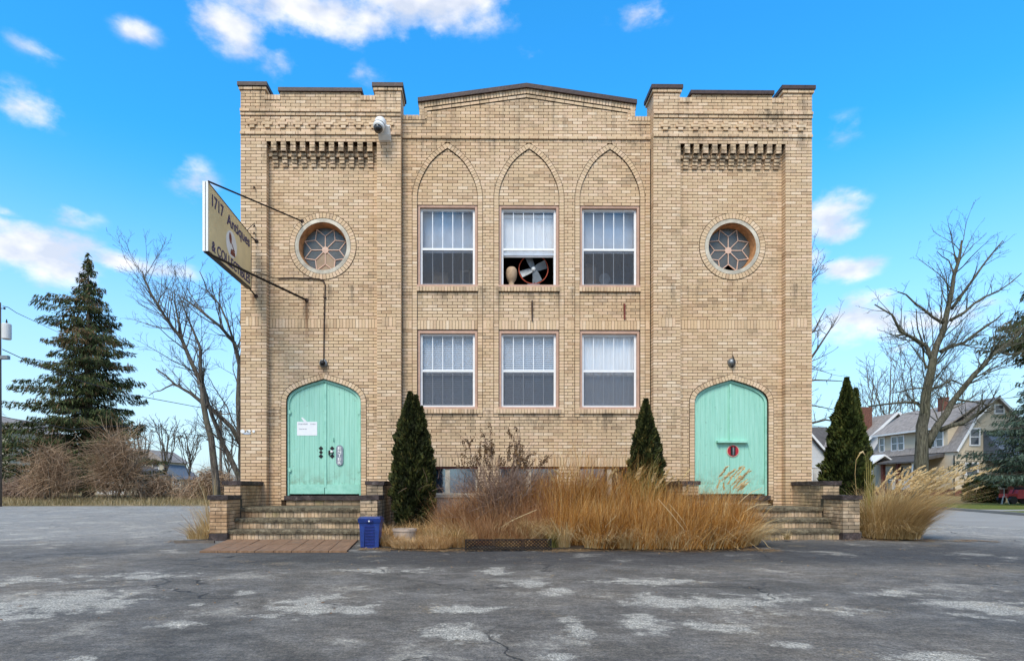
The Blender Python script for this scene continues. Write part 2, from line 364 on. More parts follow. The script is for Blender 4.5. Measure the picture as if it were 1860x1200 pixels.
# straw-coloured litter and grit
lit = t.rng(t.math('MULTIPLY', t.noise(1.3, 2), t.noise(28, 5, .8)), .36, .40)
c = t.mix(t.math('MULTIPLY', lit, .5), c, (.33, .24, .13))
mo = t.noise(1, 7, .75, vec=t.vmul(t.pos, (4.5, 9, 1)))
c = t.mix(.8, c, t.ramp(mo, [(.32, (.55, .55, .57)), (.5, (1, 1, 1)), (.68, (1.5, 1.48, 1.42))]), 'MULTIPLY')
g4 = t.noise(26, 6, .85)
c = t.mix(.7, c, t.ramp(g4, [(.36, (.35, .35, .36)), (.5, (1, 1, 1)), (.62, (1.7, 1.66, 1.6))]), 'MULTIPLY')
c = t.mix(.75, c, t.ramp(g1, [(.34, (.22, .22, .23)), (.5, (1, 1, 1)), (.62, (1.9, 1.85, 1.8))]), 'MULTIPLY')
vo = t.n.new('ShaderNodeTexVoronoi'); vo.feature = 'DISTANCE_TO_EDGE'; vo.inputs['Scale'].default_value = .42
wv = t.n.new('ShaderNodeVectorMath'); wv.operation = 'ADD'; t.l.new(t.pos, wv.inputs[0])
nn = t.n.new('ShaderNodeTexNoise'); nn.inputs['Scale'].default_value = 1.6; nn.inputs['Detail'].default_value = 6; t.l.new(t.pos, nn.inputs['Vector'])
t.l.new(t.vmul(nn.outputs['Color'], (1.1, 1.1, 0)), wv.inputs[1]); t.l.new(wv.outputs[0], vo.inputs['Vector'])
crack = t.math('MULTIPLY', t.rng(vo.outputs[0], .009, .002), t.rng(t.noise(.6, 3), .45, .60))
c = t.mix(t.math('MULTIPLY', crack, .8), c, (.015, .015, .016))
h = t.math('SUBTRACT', t.math('ADD', t.math('MULTIPLY', g1, .5), t.math('MULTIPLY', g3, .6)), t.math('MULTIPLY', crack, .8))
t.bsdf(c, t.rng(g2, .3, .7, .70, .9), 0, t.bump(t.math('ADD', h, g4), .7, .015), .3); M['asphalt'] = t.mat
t = NT('pale_concrete'); c = t.mix(t.noise(.6, 5), (.24, .22, .19), (.36, .335, .30)); c = t.mix(.6, c, t.ramp(t.noise(40, 4), [(.3, .7), (.7, 1.15)]), 'MULTIPLY')
t.bsdf(c, .85, 0, t.bump(t.noise(30), .3, .01)); M['pale_concrete'] = t.mat
t = NT('turf'); n = t.noise(.35, 6, .65); f = t.noise(14, 5, .8)
c = t.ramp(n, [(.3, (.115, .13, .03)), (.5, (.13, .16, .03)), (.65, (.19, .16, .07))])
c = t.mix(.8, c, t.ramp(f, [(.3, (.45, .45, .4)), (.7, (1.4, 1.35, 1.2))]), 'MULTIPLY')
t.bsdf(c, .95, 0, t.bump(f, .8, .05), .1); M['turf'] = t.mat
t = NT('rough_verge'); n = t.noise(.5, 6, .7); f = t.noise(9, 6, .8)
c = t.ramp(n, [(.3, (.14, .12, .05)), (.48, (.24, .19, .09)), (.6, (.25, .18, .10)), (.7, (.13, .14, .035))])
c = t.mix(.8, c, t.ramp(f, [(.3, (.45, .45, .4)), (.7, (1.4, 1.35, 1.2))]), 'MULTIPLY')
t.bsdf(c, .95, 0, t.bump(f, .8, .08), .1); M['rough_verge'] = t.mat
t = NT('walkway_board'); st = t.noise(1, 5, .7, vec=t.vmul(t.pos, (22, 1.6, 1)))
c = t.ramp(st, [(.3, (.13, .068, .035)), (.55, (.23, .13, .072)), (.75, (.33, .20, .115))])
c = t.mix(t.rng(t.noise(2.5, 4), .5, .75, 0, .5), c, (.12, .095, .07))
t.bsdf(c, .85, 0, t.bump(st, .4, .01)); M['walkway_board'] = t.mat
def leafy(name, stops, rough=.75, trans=0.0):
    t = NT(name); c = t.ramp(t.attr(), stops)
    c = t.mix(.35, c, t.ramp(t.noise(1.3, 3), [(.3, .6), (.7, 1.3)]), 'MULTIPLY')
    b = t.bsdf(c, rough, 0, None, .25)
    if trans:
        tl = t.n.new('ShaderNodeBsdfTranslucent'); t.lk(c, tl.inputs[0]); mx = t.n.new('ShaderNodeMixShader'); mx.inputs[0].default_value = trans
        t.l.new(b.outputs[0], mx.inputs[1]); t.l.new(tl.outputs[0], mx.inputs[2]); t.l.new(mx.outputs[0], t.out.inputs[0])
    M[name] = t.mat
leafy('cedar_foliage', [(0, (.014, .016, .005)), (.5, (.036, .046, .011)), (.8, (.075, .080, .018)), (1, (.15, .115, .035))])
leafy('olive_cedar_foliage', [(0, (.02, .026, .006)), (.45, (.045, .062, .012)), (.75, (.085, .10, .02)), (1, (.15, .125, .03))])
leafy('spruce_foliage', [(0, (.016, .024, .009)), (.45, (.040, .058, .018)), (.7, (.075, .095, .028)), (.82, (.11, .072, .032)), (1, (.17, .10, .05))])
leafy('blue_spruce_foliage', [(0, (.018, .030, .018)), (.5, (.048, .078, .050)), (1, (.14, .19, .14))])
leafy('orange_grass', [(0, (.12, .045, .01)), (.3, (.36, .15, .03)), (.65, (.60, .29, .065)), (.85, (.70, .42, .14)), (1, (.76, .56, .28))], .7, .25)
leafy('blond_grass', [(0, (.22, .11, .035)), (.4, (.50, .29, .11)), (.75, (.66, .43, .2)), (1, (.76, .58, .36))], .7, .25)
leafy('straw_grass', [(0, (.20, .13, .05)), (.4, (.46, .30, .12)), (.75, (.60, .42, .19)), (1, (.74, .60, .36))], .7, .25)
leafy('green_straw_grass', [(0, (.10, .11, .03)), (.4, (.26, .22, .06)), (.75, (.44, .34, .11)), (1, (.62, .48, .2))], .7, .25)
leafy('verge_mix', [(0, (.12, .10, .04)), (.35, (.30, .24, .11)), (.7, (.42, .31, .17)), (1, (.52, .42, .26))], .8, .15)
leafy('pink_litter', [(0, (.17, .07, .028)), (.5, (.42, .205, .09)), (1, (.64, .41, .21))], .8, .1)
leafy('shrub_twig', [(0, (.08, .045, .032)), (.5, (.20, .125, .088)), (1, (.34, .24, .18))])
leafy('seed_brown', [(0, (.055, .03, .015)), (.5, (.13, .07, .03)), (1, (.24, .14, .06))])
def bark(name, lo, hi):
    t = NT(name); n = t.noise(1, 7, .75, vec=t.vmul(t.pos, (14, 14, 2.2)))
    c = t.mix(t.rng(n, .36, .64), lo, hi); c = t.mix(t.math('MULTIPLY', t.rng(t.noise(1.6, 4), .48, .66), .5), c, (.13, .125, .075))
    t.bsdf(c, .9, 0, t.bump(n, .9, .05), .2); M[name] = t.mat
bark('bark_grey', (.045, .036, .028), (.17, .145, .12))
bark('bark_green', (.035, .032, .022), (.15, .138, .10))
leafy('brush_red', [(0, (.13, .078, .045)), (.5, (.30, .195, .12)), (1, (.48, .34, .22))])
leafy('dead_leaf', [(0, (.14, .07, .03)), (.5, (.32, .19, .09)), (1, (.5, .36, .18))])

# ------------------------------------------------------------------ builders
ORG = {}
def mesh_np(name, V, Q, tint=None, smooth=False):
    V = np.asarray(V, dtype=np.float32); Q = np.asarray(Q, dtype=np.int32)
    me = bpy.data.meshes.new(name); k = Q.shape[1]
    me.vertices.add(len(V)); me.vertices.foreach_set('co', V.ravel())
    me.loops.add(Q.size); me.loops.foreach_set('vertex_index', Q.ravel())
    me.polygons.add(len(Q)); me.polygons.foreach_set('loop_start', np.arange(0, Q.size, k, dtype=np.int32))
    me.update(calc_edges=True)
    if tint is not None:
        a = me.attributes.new('tint', 'FLOAT', 'FACE'); a.data.foreach_set('value', np.asarray(tint, dtype=np.float32))
    if smooth: me.polygons.foreach_set('use_smooth', np.ones(len(Q), dtype=bool))
    return me
def link(name, me, mat, parent=None, **props):
    o = bpy.data.objects.new(name, me); COL.objects.link(o)
    if mat is not None and not me.materials: me.materials.append(M[mat] if isinstance(mat, str) else mat)
    if parent is not None: o.parent = parent; ORG[o.name] = ORG[parent.name]
    for k, v in props.items(): o[k] = v
    return o
def thing(name, loc, label, category, group=None):
    o = bpy.data.objects.new(name, None); COL.objects.link(o); o.location = loc; o.empty_display_size = .2
    o['label'] = label; o['category'] = category
    if group: o['group'] = group
    ORG[o.name] = Vector(loc); return o
class MB:
    def __init__(s): s.v, s.f, s.t = [], [], []
    def face(s, pts, t=.5):
        b = len(s.v); s.v += [tuple(p) for p in pts]; s.f.append(tuple(range(b, b + len(pts)))); s.t.append(t)
    def box(s, x0, x1, y0, y1, z0, z1, t=.5, back=True):
        b = len(s.v)
        s.v += [(x0, y0, z0), (x1, y0, z0), (x1, y1, z0), (x0, y1, z0), (x0, y0, z1), (x1, y0, z1), (x1, y1, z1), (x0, y1, z1)]
        fs = [(0, 1, 5, 4), (1, 2, 6, 5), (3, 0, 4, 7), (4, 5, 6, 7), (3, 2, 1, 0)] + ([(2, 3, 7, 6)] if back else [])
        for f in fs: s.f.append(tuple(b + i for i in f)); s.t.append(t)
    def prism(s, poly, y0, y1, t=.5, axis='Y', back=True):
        """poly: (a, b) points; extruded along the axis from y0 (front) to y1"""
        def P(p, c): return (p[0], c, p[1]) if axis == 'Y' else ((c, p[0], p[1]) if axis == 'X' else (p[0], p[1], c))
        ar = sum(poly[i - 1][0] * poly[i][1] - poly[i][0] * poly[i - 1][1] for i in range(len(poly)))
        if ar < 0: poly = poly[::-1]
        n = len(poly); b = len(s.v)
        s.v += [P(p, y0) for p in poly] + [P(p, y1) for p in poly]
        flip = axis != 'Y'
        def add(f): s.f.append(tuple(reversed(f)) if flip else tuple(f)); s.t.append(t)
        add([b + i for i in range(n)])
        if back: add([b + n + i for i in reversed(range(n))])
        for i in range(n):
            j = (i + 1) % n; add((b + i, b + n + i, b + n + j, b + j))
    def slab(s, outer, holes, y0, y1, t=.5):
        loops = [outer] + holes
        pts = [p for l in loops for p in l]
        tris = tessellate_polygon([[Vector((p[0], p[1], 0)) for p in l] for l in loops])
        b = len(s.v); n = len(pts); s.v += [(p[0], y0, p[1]) for p in pts] + [(p[0], y1, p[1]) for p in pts]
        for tr in tris:
            s.f.append(tuple(b + i for i in tr)); s.t.append(t); s.f.append(tuple(b + n + i for i in tr)); s.t.append(t)
        k = 0
        for l in loops:
            m = len(l)
            for i in range(m):
                j = (i + 1) % m; s.f.append((b + k + i, b + k + j, b + n + k + j, b + n + k + i)); s.t.append(t)
            k += m
    def tube(s, pts, rad, n=6, t=.5, cap=True):
        pts = [Vector(p) for p in pts]
        if not hasattr(rad, '__len__'): rad = [rad] * len(pts)
        b = len(s.v); ref = None
        for i, p in enumerate(pts):
            d = (pts[min(i + 1, len(pts) - 1)] - pts[max(i - 1, 0)])
            if d.length < 1e-9: d = Vector((0, 0, 1))
            d.normalize()
            if ref is None: ref = Vector((1, 0, 0)) if abs(d.x) < .8 else Vector((0, 1, 0))
            u = (ref - d * ref.dot(d)).normalized(); w = d.cross(u); ref = u
            for k in range(n):
                a = 2 * math.pi * k / n; q = p + (u * math.cos(a) + w * math.sin(a)) * rad[i]; s.v.append((q.x, q.y, q.z))
        for i in range(len(pts) - 1):
            for k in range(n):
                k2 = (k + 1) % n; s.f.append((b + i * n + k, b + i * n + k2, b + (i + 1) * n + k2, b + (i + 1) * n + k)); s.t.append(t)
        if cap:
            s.f.append(tuple(b + k for k in reversed(range(n)))); s.t.append(t)
            e = b + (len(pts) - 1) * n; s.f.append(tuple(e + k for k in range(n))); s.t.append(t)
    def lathe(s, c, prof, n=20, t=.5, axis=Vector((0, 0, 1))):
        """prof: (radius, height along the axis)"""
        q = axis.normalized().to_track_quat('Z', 'Y'); b = len(s.v); c = Vector(c)
        for (r, h) in prof:
            for k in range(n):
                a = 2 * math.pi * k / n; p = c + q @ Vector((r * math.cos(a), r * math.sin(a), h)); s.v.append((p.x, p.y, p.z))
        for i in range(len(prof) - 1):
            for k in range(n):
                k2 = (k + 1) % n; s.f.append((b + i * n + k, b + i * n + k2, b + (i + 1) * n + k2, b + (i + 1) * n + k)); s.t.append(t)
        s.f.append(tuple(b + k for k in reversed(range(n)))); s.t.append(t)
        e = b + (len(prof) - 1) * n; s.f.append(tuple(e + k for k in range(n))); s.t.append(t)
    def build(s, name, mat, parent=None, smooth=False, **props):
        o0 = ORG[parent.name] if parent is not None else Vector((0, 0, 0))
        me = bpy.data.meshes.new(name)
        me.from_pydata([(p[0] - o0.x, p[1] - o0.y, p[2] - o0.z) for p in s.v], [], s.f)
        a = me.attributes.new('tint', 'FLOAT', 'FACE'); a.data.foreach_set('value', s.t)
        if smooth: me.polygons.foreach_set('use_smooth', [True] * len(s.f))
        me.update()
        o = link(name, me, mat, parent, **props)
        if parent is None: ORG[o.name] = Vector((0, 0, 0))
        return o
def text_part(name, txt, mat, parent, origin, w, h, rot, depth=.004, bold=.012, **props):
    cu = bpy.data.curves.new(name, 'FONT'); cu.body = txt; cu.extrude = .01; cu.offset = bold
    tmp = bpy.data.objects.new('tmp', cu); COL.objects.link(tmp)
    dg = bpy.context.evaluated_depsgraph_get(); me = bpy.data.meshes.new_from_object(tmp.evaluated_get(dg))
    bpy.data.objects.remove(tmp); bpy.data.curves.remove(cu)
    n = len(me.vertices); co = np.empty(n * 3, dtype=np.float32); me.vertices.foreach_get('co', co); co = co.reshape(-1, 3)
    lo, hi = co.min(0), co.max(0)
    co = (co - lo) / np.maximum(hi - lo, 1e-6) * np.array([w, h, depth], dtype=np.float32)
    Rm = np.array(rot.to_matrix()); co = co @ Rm.T + np.array(Vector(origin) - ORG[parent.name])
    me.vertices.foreach_set('co', co.astype(np.float32).ravel()); me.update()
    return link(name, me, mat, parent, **props)
from mathutils import Euler
FACE_CAM = Euler((R(90), 0, 0)); FACE_RIGHT = Euler((R(90), 0, R(90)))

# ------------------------------------------------------------------ brickwork
CH, BH, BL, JT = .0677, .0560, .2015, .011      # course pitch, brick height, brick length, joint
PITCH = BL + JT
JOINTS = MB()
class Wall:
    """collects bricks; full stretchers in the face can later become single objects"""
    def __init__(s): s.b = []; s.mb = MB()
    def tint(s): return rnd.random()
    def add(s, x0, x1, z0, z1, Y, dep, full=False):
        j = rnd.uniform(-.0022, .0018)
        s.b.append((x0, x1, z0, z1, Y + j, dep, s.tint(), full))
    def fill(s, x0, x1, k0, k1, Y, dep=.03, excl=None, off=0, proud={}, skip=(), soldier=(), sold_x=None):
        for k in range(k0, k1):
            if k in skip: continue
            ins = [(x0, x1)]
            z0, z1 = k * CH + .005, k * CH + .005 + BH
            if k in soldier and sold_x is None: continue
            if k in soldier: ins = [(x0, sold_x[0]), (sold_x[1], x1)]
            if excl:
                for (a, b) in excl((z0 + z1) / 2):
                    nw = []
                    for (p, q) in ins:
                        if b <= p or a >= q: nw.append((p, q)); continue
                        if a > p: nw.append((p, a))
                        if b < q: nw.append((b, q))
                    ins = nw
            # whole or half bricks fit the wall exactly, so no joint falls on a corner
            wd = x1 - x0; nb_ = max(1, round((wd + JT) * 2 / PITCH)); half = (wd + JT) / nb_; pit = half * 2; bl = pit - JT
            o = half if k % 2 else 0
            yy = Y - proud.get(k, 0)
            for (p, q) in ins:
                i = math.floor((p - x0 - o) / pit) - 1; out = []
                while True:
                    a = x0 + o + i * pit; b = a + bl
                    if a > q - .004: break
                    a2, b2 = max(a, p), min(b, q)
                    if b2 - a2 > .004: out.append([a2, b2])
                    i += 1
                if not out: continue
                if out[0][1] - out[0][0] < .03 and len(out) > 1: out[1][0] = out[0][0]; out.pop(0)
                if out[-1][1] - out[-1][0] < .03 and len(out) > 1: out[-2][1] = out[-1][1]; out.pop()
                out[0][0] = p; out[-1][1] = q
                for (a2, b2) in out: s.add(a2, b2, z0, z1, yy, dep + proud.get(k, 0), abs(b2 - a2 - bl) < 1e-4)
        if soldier:
            ks = sorted(soldier); a, b = sold_x if sold_x else (x0, x1)
            n = max(1, round((b - a) / CH)); p = (b - a) / n
            for i in range(n):
                xa = a + i * p + .004; xb = a + (i + 1) * p - .004
                if excl and any(e0 < (xa + xb) / 2 < e1 for e0, e1 in excl((ks[0] + 1) * CH)): continue
                s.add(xa, xb, ks[0] * CH + .005, (ks[-1] + 1) * CH - .004, Y, dep)
    def row(s, x0, x1, z0, z1, Y, dep, pitch=CH):
        n = max(1, round((x1 - x0) / pitch)); p = (x1 - x0) / n
        for i in range(n): s.add(x0 + i * p + .004, x0 + (i + 1) * p - .004, z0, z1, Y, dep)
    def band(s, inner, w, Y, dep, closed=False, pitch=CH, apex=0):
        if not closed:
            k = max(range(len(inner)), key=lambda i: inner[i][1])
            if 0 < k < len(inner) - 1: s.band(inner[:k + 1], w, Y, dep, False, pitch, 1); s.band(inner[k:], w, Y, dep, False, pitch, -1); return
        """bricks set square to a curve; inner: (x, z) list, w: outward width (left of travel)"""
        P = [Vector((p[0], p[1])) for p in inner]
        if closed: P.append(P[0])
        for i in range(1, len(P)):
            d = (P[i] - P[i - 1]).normalized(); nn_ = Vector((-d.y, d.x))
            a_, b_ = P[i - 1] - d * .004, P[i] + d * .004
            JOINTS.prism([tuple(a_ - nn_ * .009), tuple(b_ - nn_ * .009), tuple(b_ + nn_ * (w + .011)), tuple(a_ + nn_ * (w + .011))], Y + .0065 + .0001 * (i % 7), Y + dep)
        L = [0]
        for i in range(1, len(P)): L.append(L[-1] + (P[i] - P[i - 1]).length)
        n = max(1, round(L[-1] / pitch)); st = L[-1] / n
        nm = []
        for i in range(len(P)):
            a = P[i] - P[i - 1] if i else (P[-1] - P[-2] if closed else P[1] - P[0])
            b = P[i + 1] - P[i] if i < len(P) - 1 else (P[1] - P[0] if closed else P[-1] - P[-2])
            d = a.normalized() + b.normalized()
            d = d.normalized(); nm.append(Vector((-d.y, d.x)))
        def at(u):
            u = min(max(u, 0), L[-1]); i = 1
            while i < len(L) - 1 and L[i] < u: i += 1
            f = (u - L[i - 1]) / max(L[i] - L[i - 1], 1e-9)
            return P[i - 1].lerp(P[i], f), nm[i - 1].lerp(nm[i], f).normalized()
        if apex:
            e_ = P[-1] if apex > 0 else P[0]; n1 = nm[-1] if apex > 0 else nm[0]
            s.mb.prism([tuple(e_), tuple(e_ + n1 * w), (e_.x, e_.y + w * 1.02)], Y + .001 * apex, Y + dep, .5, back=False)
        for i in range(n):
            (p, a), (q, b) = at(i * st + .0045), at((i + 1) * st - .0045)
            o, o2 = p + a * w, q + b * w
            j = rnd.uniform(-.002, .002)
            s.mb.prism([tuple(p), tuple(q), tuple(o2), tuple(o)], Y + j, Y + dep, s.tint(), back=False)
    def build(s, parent, single=300, mat='brick', key=None):
        full = [b for b in s.b if b[7]]
        full.sort(key=key or (lambda b: (round(b[4], 2), abs(b[0] - CAMX) + abs(b[2] - CAMZ))))
        pick = set(id(b) for b in full[:single])
        cache = {}
        for b in s.b:
            if id(b) in pick:
                q = (round(b[5], 3), int(b[6] * 16), round(b[1] - b[0], 4))
                if q not in cache:
                    m = MB(); m.box(-q[2] / 2, q[2] / 2, 0, b[5], 0, b[3] - b[2], (q[1] + .5) / 16, back=False)
                    me = bpy.data.meshes.new('brick'); me.from_pydata(m.v, [], m.f)
                    a = me.attributes.new('tint', 'FLOAT', 'FACE'); a.data.foreach_set('value', m.t); me.materials.append(M[mat]); cache[q] = me
                o = bpy.data.objects.new('brick', cache[q]); o.parent = parent
                o.location = Vector(((b[0] + b[1]) / 2, b[4], b[2])) - ORG[parent.name]; COL.objects.link(o)
            else:
                s.mb.box(b[0], b[1], b[4], b[4] + b[5], b[2], b[3], b[6], back=False)
        if s.mb.f: s.mb.build('brickwork', mat, parent, kind='stuff')

# ------------------------------------------------------------------ ground
def sheet(name, pts, z, mat, **p):
    m = MB(); m.face([(q[0], q[1], z) for q in pts]); return m.build(name, mat, kind='structure', **p)
g = MB()
xs = [-400, -200, -120, -80, -60, -45, -30, -16, -8, 8, 14, 20, 26, 34, 46, 60, 90, 150, 400]
ys = [-60, -20, 0, 10, 18.6, 21, 25, 30, 36, 44, 60, 90, 150, 400, 800]
def gz(x, y):
    if y < 18.7: return -.06
    return -.06 + .42 * min(1, (y - 18.7) / 12) if x < 10 or x > 20 else -.06 + .2 * min(1, (y - 18.7) / 12)
b0 = 0
for y in ys:
    for x in xs: g.v.append((x, y, gz(x, y)))
for j in range(len(ys) - 1):
    for i in range(len(xs) - 1):
        a = j * len(xs) + i; g.f.append((a, a + 1, a + len(xs) + 1, a + len(xs))); g.t.append(.5)
g.build('ground', 'rough_verge', kind='structure')
sheet('parking_lot', [(-60, -40), (11.7, -40), (11.6, 18.9), (8, 19.1), (-20, 19.0), (-60, 18.7)], 0, 'asphalt')
sheet('street', [(11.75, -40), (17.6, -40), (18.1, 8), (21.2, 18), (27, 40), (30, 60), (14, 60), (11.65, 19)], -.02, 'pale_concrete')
m = MB(); m.prism([(18.2, 8), (21.2, 17.8), (27, 40), (30, 60), (120, 60), (120, -30), (17.7, -30)], -.15, .06, axis='Z'); m.build('lawn', 'turf', kind='structure')
m = MB()
for a, b in (((17.6, -30), (18.1, 8)), ((18.1, 8), (21.1, 17.8)), ((21.1, 17.8), (26.9, 40))):
    m.prism([a, b, (b[0] + .14, b[1]), (a[0] + .14, a[1])], -.15, .08, axis='Z')
m.build('kerb', 'pale_concrete', kind='structure')
m = MB(); m.box(19.3, 60, 10.4, 11.7, 0, .068); m.build('footpath', 'pale_concrete', kind='structure')
m = MB(); m.box(-22.5, -9, 20.2, 21.6, -.2, .03); m.build('broken_slab', 'pale_concrete', kind='structure')
m = MB(); m.prism([(-2.55, -3.3), (-2.1, -3.5), (3.1, -3.5), (3.4, -1.9), (2.9, .1), (-2.8, .1)], -.05, .025, axis='Z'); m.build('planting_bed', 'soil', kind='structure')

# ------------------------------------------------------------------ the brick building
Y0, YR, YC = 0.0, .16, .24          # tower face, tower bay, centre wall
LT = (WX(437, 0), WX(728, 0)); RT = (WX(1187, 0), WX(1475, 0))
bld = thing('brick_building', (0, 0, 0), 'two-storey buff brick hall with battlemented corner towers and mint green doors', 'building')
wall = Wall()
core = MB()
TOWERS = []
def curve_interp(pts, n=40):
    s = [0]
    for i in range(1, len(pts)): s.append(s[-1] + math.dist(pts[i], pts[i - 1]))
    u = np.linspace(0, s[-1], n)
    return list(zip(np.interp(u, s, [p[0] for p in pts]), np.interp(u, s, [p[1] for p in pts])))
def smooth_curve(pts, it=2):
    for _ in range(it):
        q = [pts[0]]
        for a, b in zip(pts, pts[1:]):
            q += [(a[0] * .75 + b[0] * .25, a[1] * .75 + b[1] * .25), (a[0] * .25 + b[0] * .75, a[1] * .25 + b[1] * .75)]
        pts = q + [pts[-1]]
    return pts
S0 = DC / F
# door arch (half profile: distance from the centre, height above the ground)
DOORC = [(588, 1), (1328.5, 1)]
door_half = smooth_curve([(0, 197), (34, 187), (51, 179.5), (62, 171.5), (67.5, 161), (67.8, 150)], 2)
RS = (DC + YR) / F
door_half = [(a * RS, CAMZ + b * RS) for a, b in door_half]
door_z = [p[1] for p in door_half][::-1]; door_x = [p[0] for p in door_half][::-1]
DOOR_W = 67.8 * RS; DOOR_Z0 = .80
def door_hw(z):
    if z > door_half[0][1]: return 0
    if z < door_z[0]: return DOOR_W
    return float(np.interp(z, door_z, door_x))
def door_top(dx):
    xs_ = [p[0] for p in door_half]; zs_ = [p[1] for p in door_half]
    return float(np.interp(abs(dx), xs_, zs_))
CIRC = [(586.4, 447.2), (1330, 448)]
for side in (0, 1):
    x0, x1 = (LT, RT)[side]
    s = 1 if side == 0 else -1
    if side == 0: ra, rb = WX(484, 0), WX(684.5, 0)
    else: ra, rb = WX(1236, 0), WX(1427, 0)
    # corner pier and pilaster
    for (a, b) in ((x0, ra), (rb, x1)):
        off = 0
        wall.fill(a, b, 0, 123, Y0, .19, off=off, soldier=(65, 66, 67), sold_x=(a + .105, b - .105))
        core.box(a + .010, b - .010, .011, .2, 0, 123 * CH)
    dc = WX(DOORC[side][0], YR); cc = W(CIRC[side][0], CIRC[side][1], YR); rr = 60 * RS
    def excl(z, dc=dc, cc=cc, rr=rr):
        e = []
        if z < door_half[0][1] + .12:
            hw = door_hw(z - .0) if z < door_half[0][1] else 0
            hw2 = max(hw, door_hw(z - .07))
            if z < door_z[0]: hw2 = DOOR_W
            w = hw2 + .105 if z < door_z[0] else hw2 + .05
            if hw2 > 0: e.append((dc - w, dc + w))
        if abs(z - cc.z) < rr - .01:
            w = math.sqrt(max(0, (rr - .012) ** 2 - (z - cc.z) ** 2)); e.append((cc.x - w, cc.x + w))
        return e
    wall.fill(ra + .004, rb - .004, 0, 123, YR, .03, excl=excl, soldier=(65, 66, 67), off=.05)
    # door surround
    jamb = [(-DOOR_W, DOOR_Z0 - .1)] + [(-p[0], p[1]) for p in reversed(door_half)] + [(p[0], p[1]) for p in door_half[1:]] + [(DOOR_W, DOOR_Z0 - .1)]
    wall.band([(dc + p[0], p[1]) for p in jamb], .104, YR - .014, .118)
    ring = [(cc.x - 51 * RS * math.cos(a), cc.z + 51 * RS * math.sin(a)) for a in np.linspace(0, 2 * math.pi, 72, endpoint=False)]
    wall.band(ring, 9 * RS, YR - .014, .11, closed=True)
    # tower top band
    pr = {125: .03, 131: .025, 132: .05}
    wall.fill(x0, x1, 123, 136, Y0, .5, proud=pr)
    core.box(x0 + .010, x1 - .010, .011, .5, 123 * CH - .002, 136 * CH)
    n = 10; st = (x1 - x0 - .18) / n
    for i in range(n):
        xc = x0 + .09 + (i + .5) * st
        for k, w in ((129, .098), (128, .203), (127, .098)):
            wall.add(xc - w / 2, xc + w / 2, k * CH + .005, k * CH + .005 + BH, Y0 - .034, .05)
    # corbel table
    n = 11; st = (rb - ra) / (n + .5)
    for i in range(n):
        xa = ra + .098 + i * st
        for k, yy in ((122, 0), (121, 0), (120, 0), (119, .06), (118, .085), (117, .105), (116, .125)):
            wall.add(xa, xa + .108, k * CH + .005, k * CH + .005 + BH, yy + .002, YR - yy)
            if k >= 120: core.box(xa + .008, xa + .10, .012, .2, k * CH, (k + 1) * CH)
            elif k == 119: wall.add(xa - .085, xa - .012, k * CH + .005, k * CH + .005 + BH, .10, .08)
    # merlons
    def px(v): return WX(v, 0)
    if side == 0: mer = [(x0, px(481.5)), (px(681), x1)]; mid = (px(508.5), px(655.5))
    else: mer = [(x0, px(1235)), (px(1423), x1)]; mid = (px(1256), px(1402.5))
    for (a, b) in mer:
        wall.fill(a, b, 136, 139, Y0, .5); core.box(a + .006, b - .006, .007, .5, 136 * CH, 139.8 * CH)
        wall.fill(a - .03, b + .03, 139, 140, Y0 - .03, .56)
        c = MB(); c.box(a - .055, b + .055, -.055, .56, 140 * CH + .004, 140 * CH + .084); c.build('coping', 'roof_coping', bld)
    wall.fill(mid[0], mid[1], 136, 138, Y0, .45); core.box(mid[0] + .006, mid[1] - .006, .007, .4, 136 * CH, 138.3 * CH)
    wall.row(mid[0], mid[1], 138 * CH, 138 * CH + .03, Y0, .45, .21)
    c = MB(); c.box(mid[0] - .03, mid[1] + .03, -.045, .5, 138 * CH + .032, 138 * CH + .108); c.build('coping', 'roof_coping', bld)
    for (a, b) in ((mer[0][1], mid[0]), (mid[1], mer[1][0])):
        wall.row(a - .01, b + .01, 136 * CH, 136 * CH + .098, Y0 - .02, .5, .066)
    # slab behind
    def circle(cx, cz, r, n=48): return [(cx + r * math.cos(2 * math.pi * i / n), cz + r * math.sin(2 * math.pi * i / n)) for i in range(n)]
    dh = [(dc + DOOR_W + .01, .05)] + [(dc + p[0] + .01, p[1] + .01) for p in reversed(door_half)] + [(dc - p[0] - .01, p[1] + .01) for p in door_half[1:]] + [(dc - DOOR_W - .01, .05)]
    core.slab([(x0 + .01, 0), (x1 - .01, 0), (x1 - .01, 123 * CH), (x0 + .01, 123 * CH)], [dh, circle(cc.x, cc.z, 51 * RS)], YR + .011, .30)
    TOWERS.append((x0, x1, dc, cc))

# centre wall
SC = (DC + YC) / F
def cz(y): return CAMZ + (HY - y) * SC
xa, xb = LT[1] + .004, RT[0] - .004
BAYS = [(WX(757.5, YC), WX(868, YC)), (WX(905.5, YC), WX(1016, YC)), (WX(1052.5, YC), WX(1163, YC))]
arch_half = [(0, 98.5), (10, 92), (21.25, 83), (31.25, 72), (38.75, 60.5), (45, 48.5), (50, 37), (53.5, 25), (55.2, 13), (55.2, 0)]
ZS = cz(368)                    # springing
arch_half = [(a * SC, ZS + b * SC) for a, b in arch_half]
ah_z = [p[1] for p in arch_half][::-1]; ah_x = [p[0] for p in arch_half][::-1]
def ahw(z):
    if z > ah_z[-1]: return 0
    return float(np.interp(z, ah_z, ah_x))
ZB = 37 * CH                    # foot of the bays
def excl_c(z):
    e = []
    for (a, b) in BAYS:
        c, hw = (a + b) / 2, (b - a) / 2
        if ZB < z < ZS: e.append((a - .104, b + .104))
        elif z >= ZS:
            w = ahw(z); w2 = ahw(z - .10)
            if w2 > 0: e.append((c - (w + w2) / 2 - .055, c + (w + w2) / 2 + .055))
        if z < 24 * CH - .2 and z > .72: e.append((a, b))
    return e
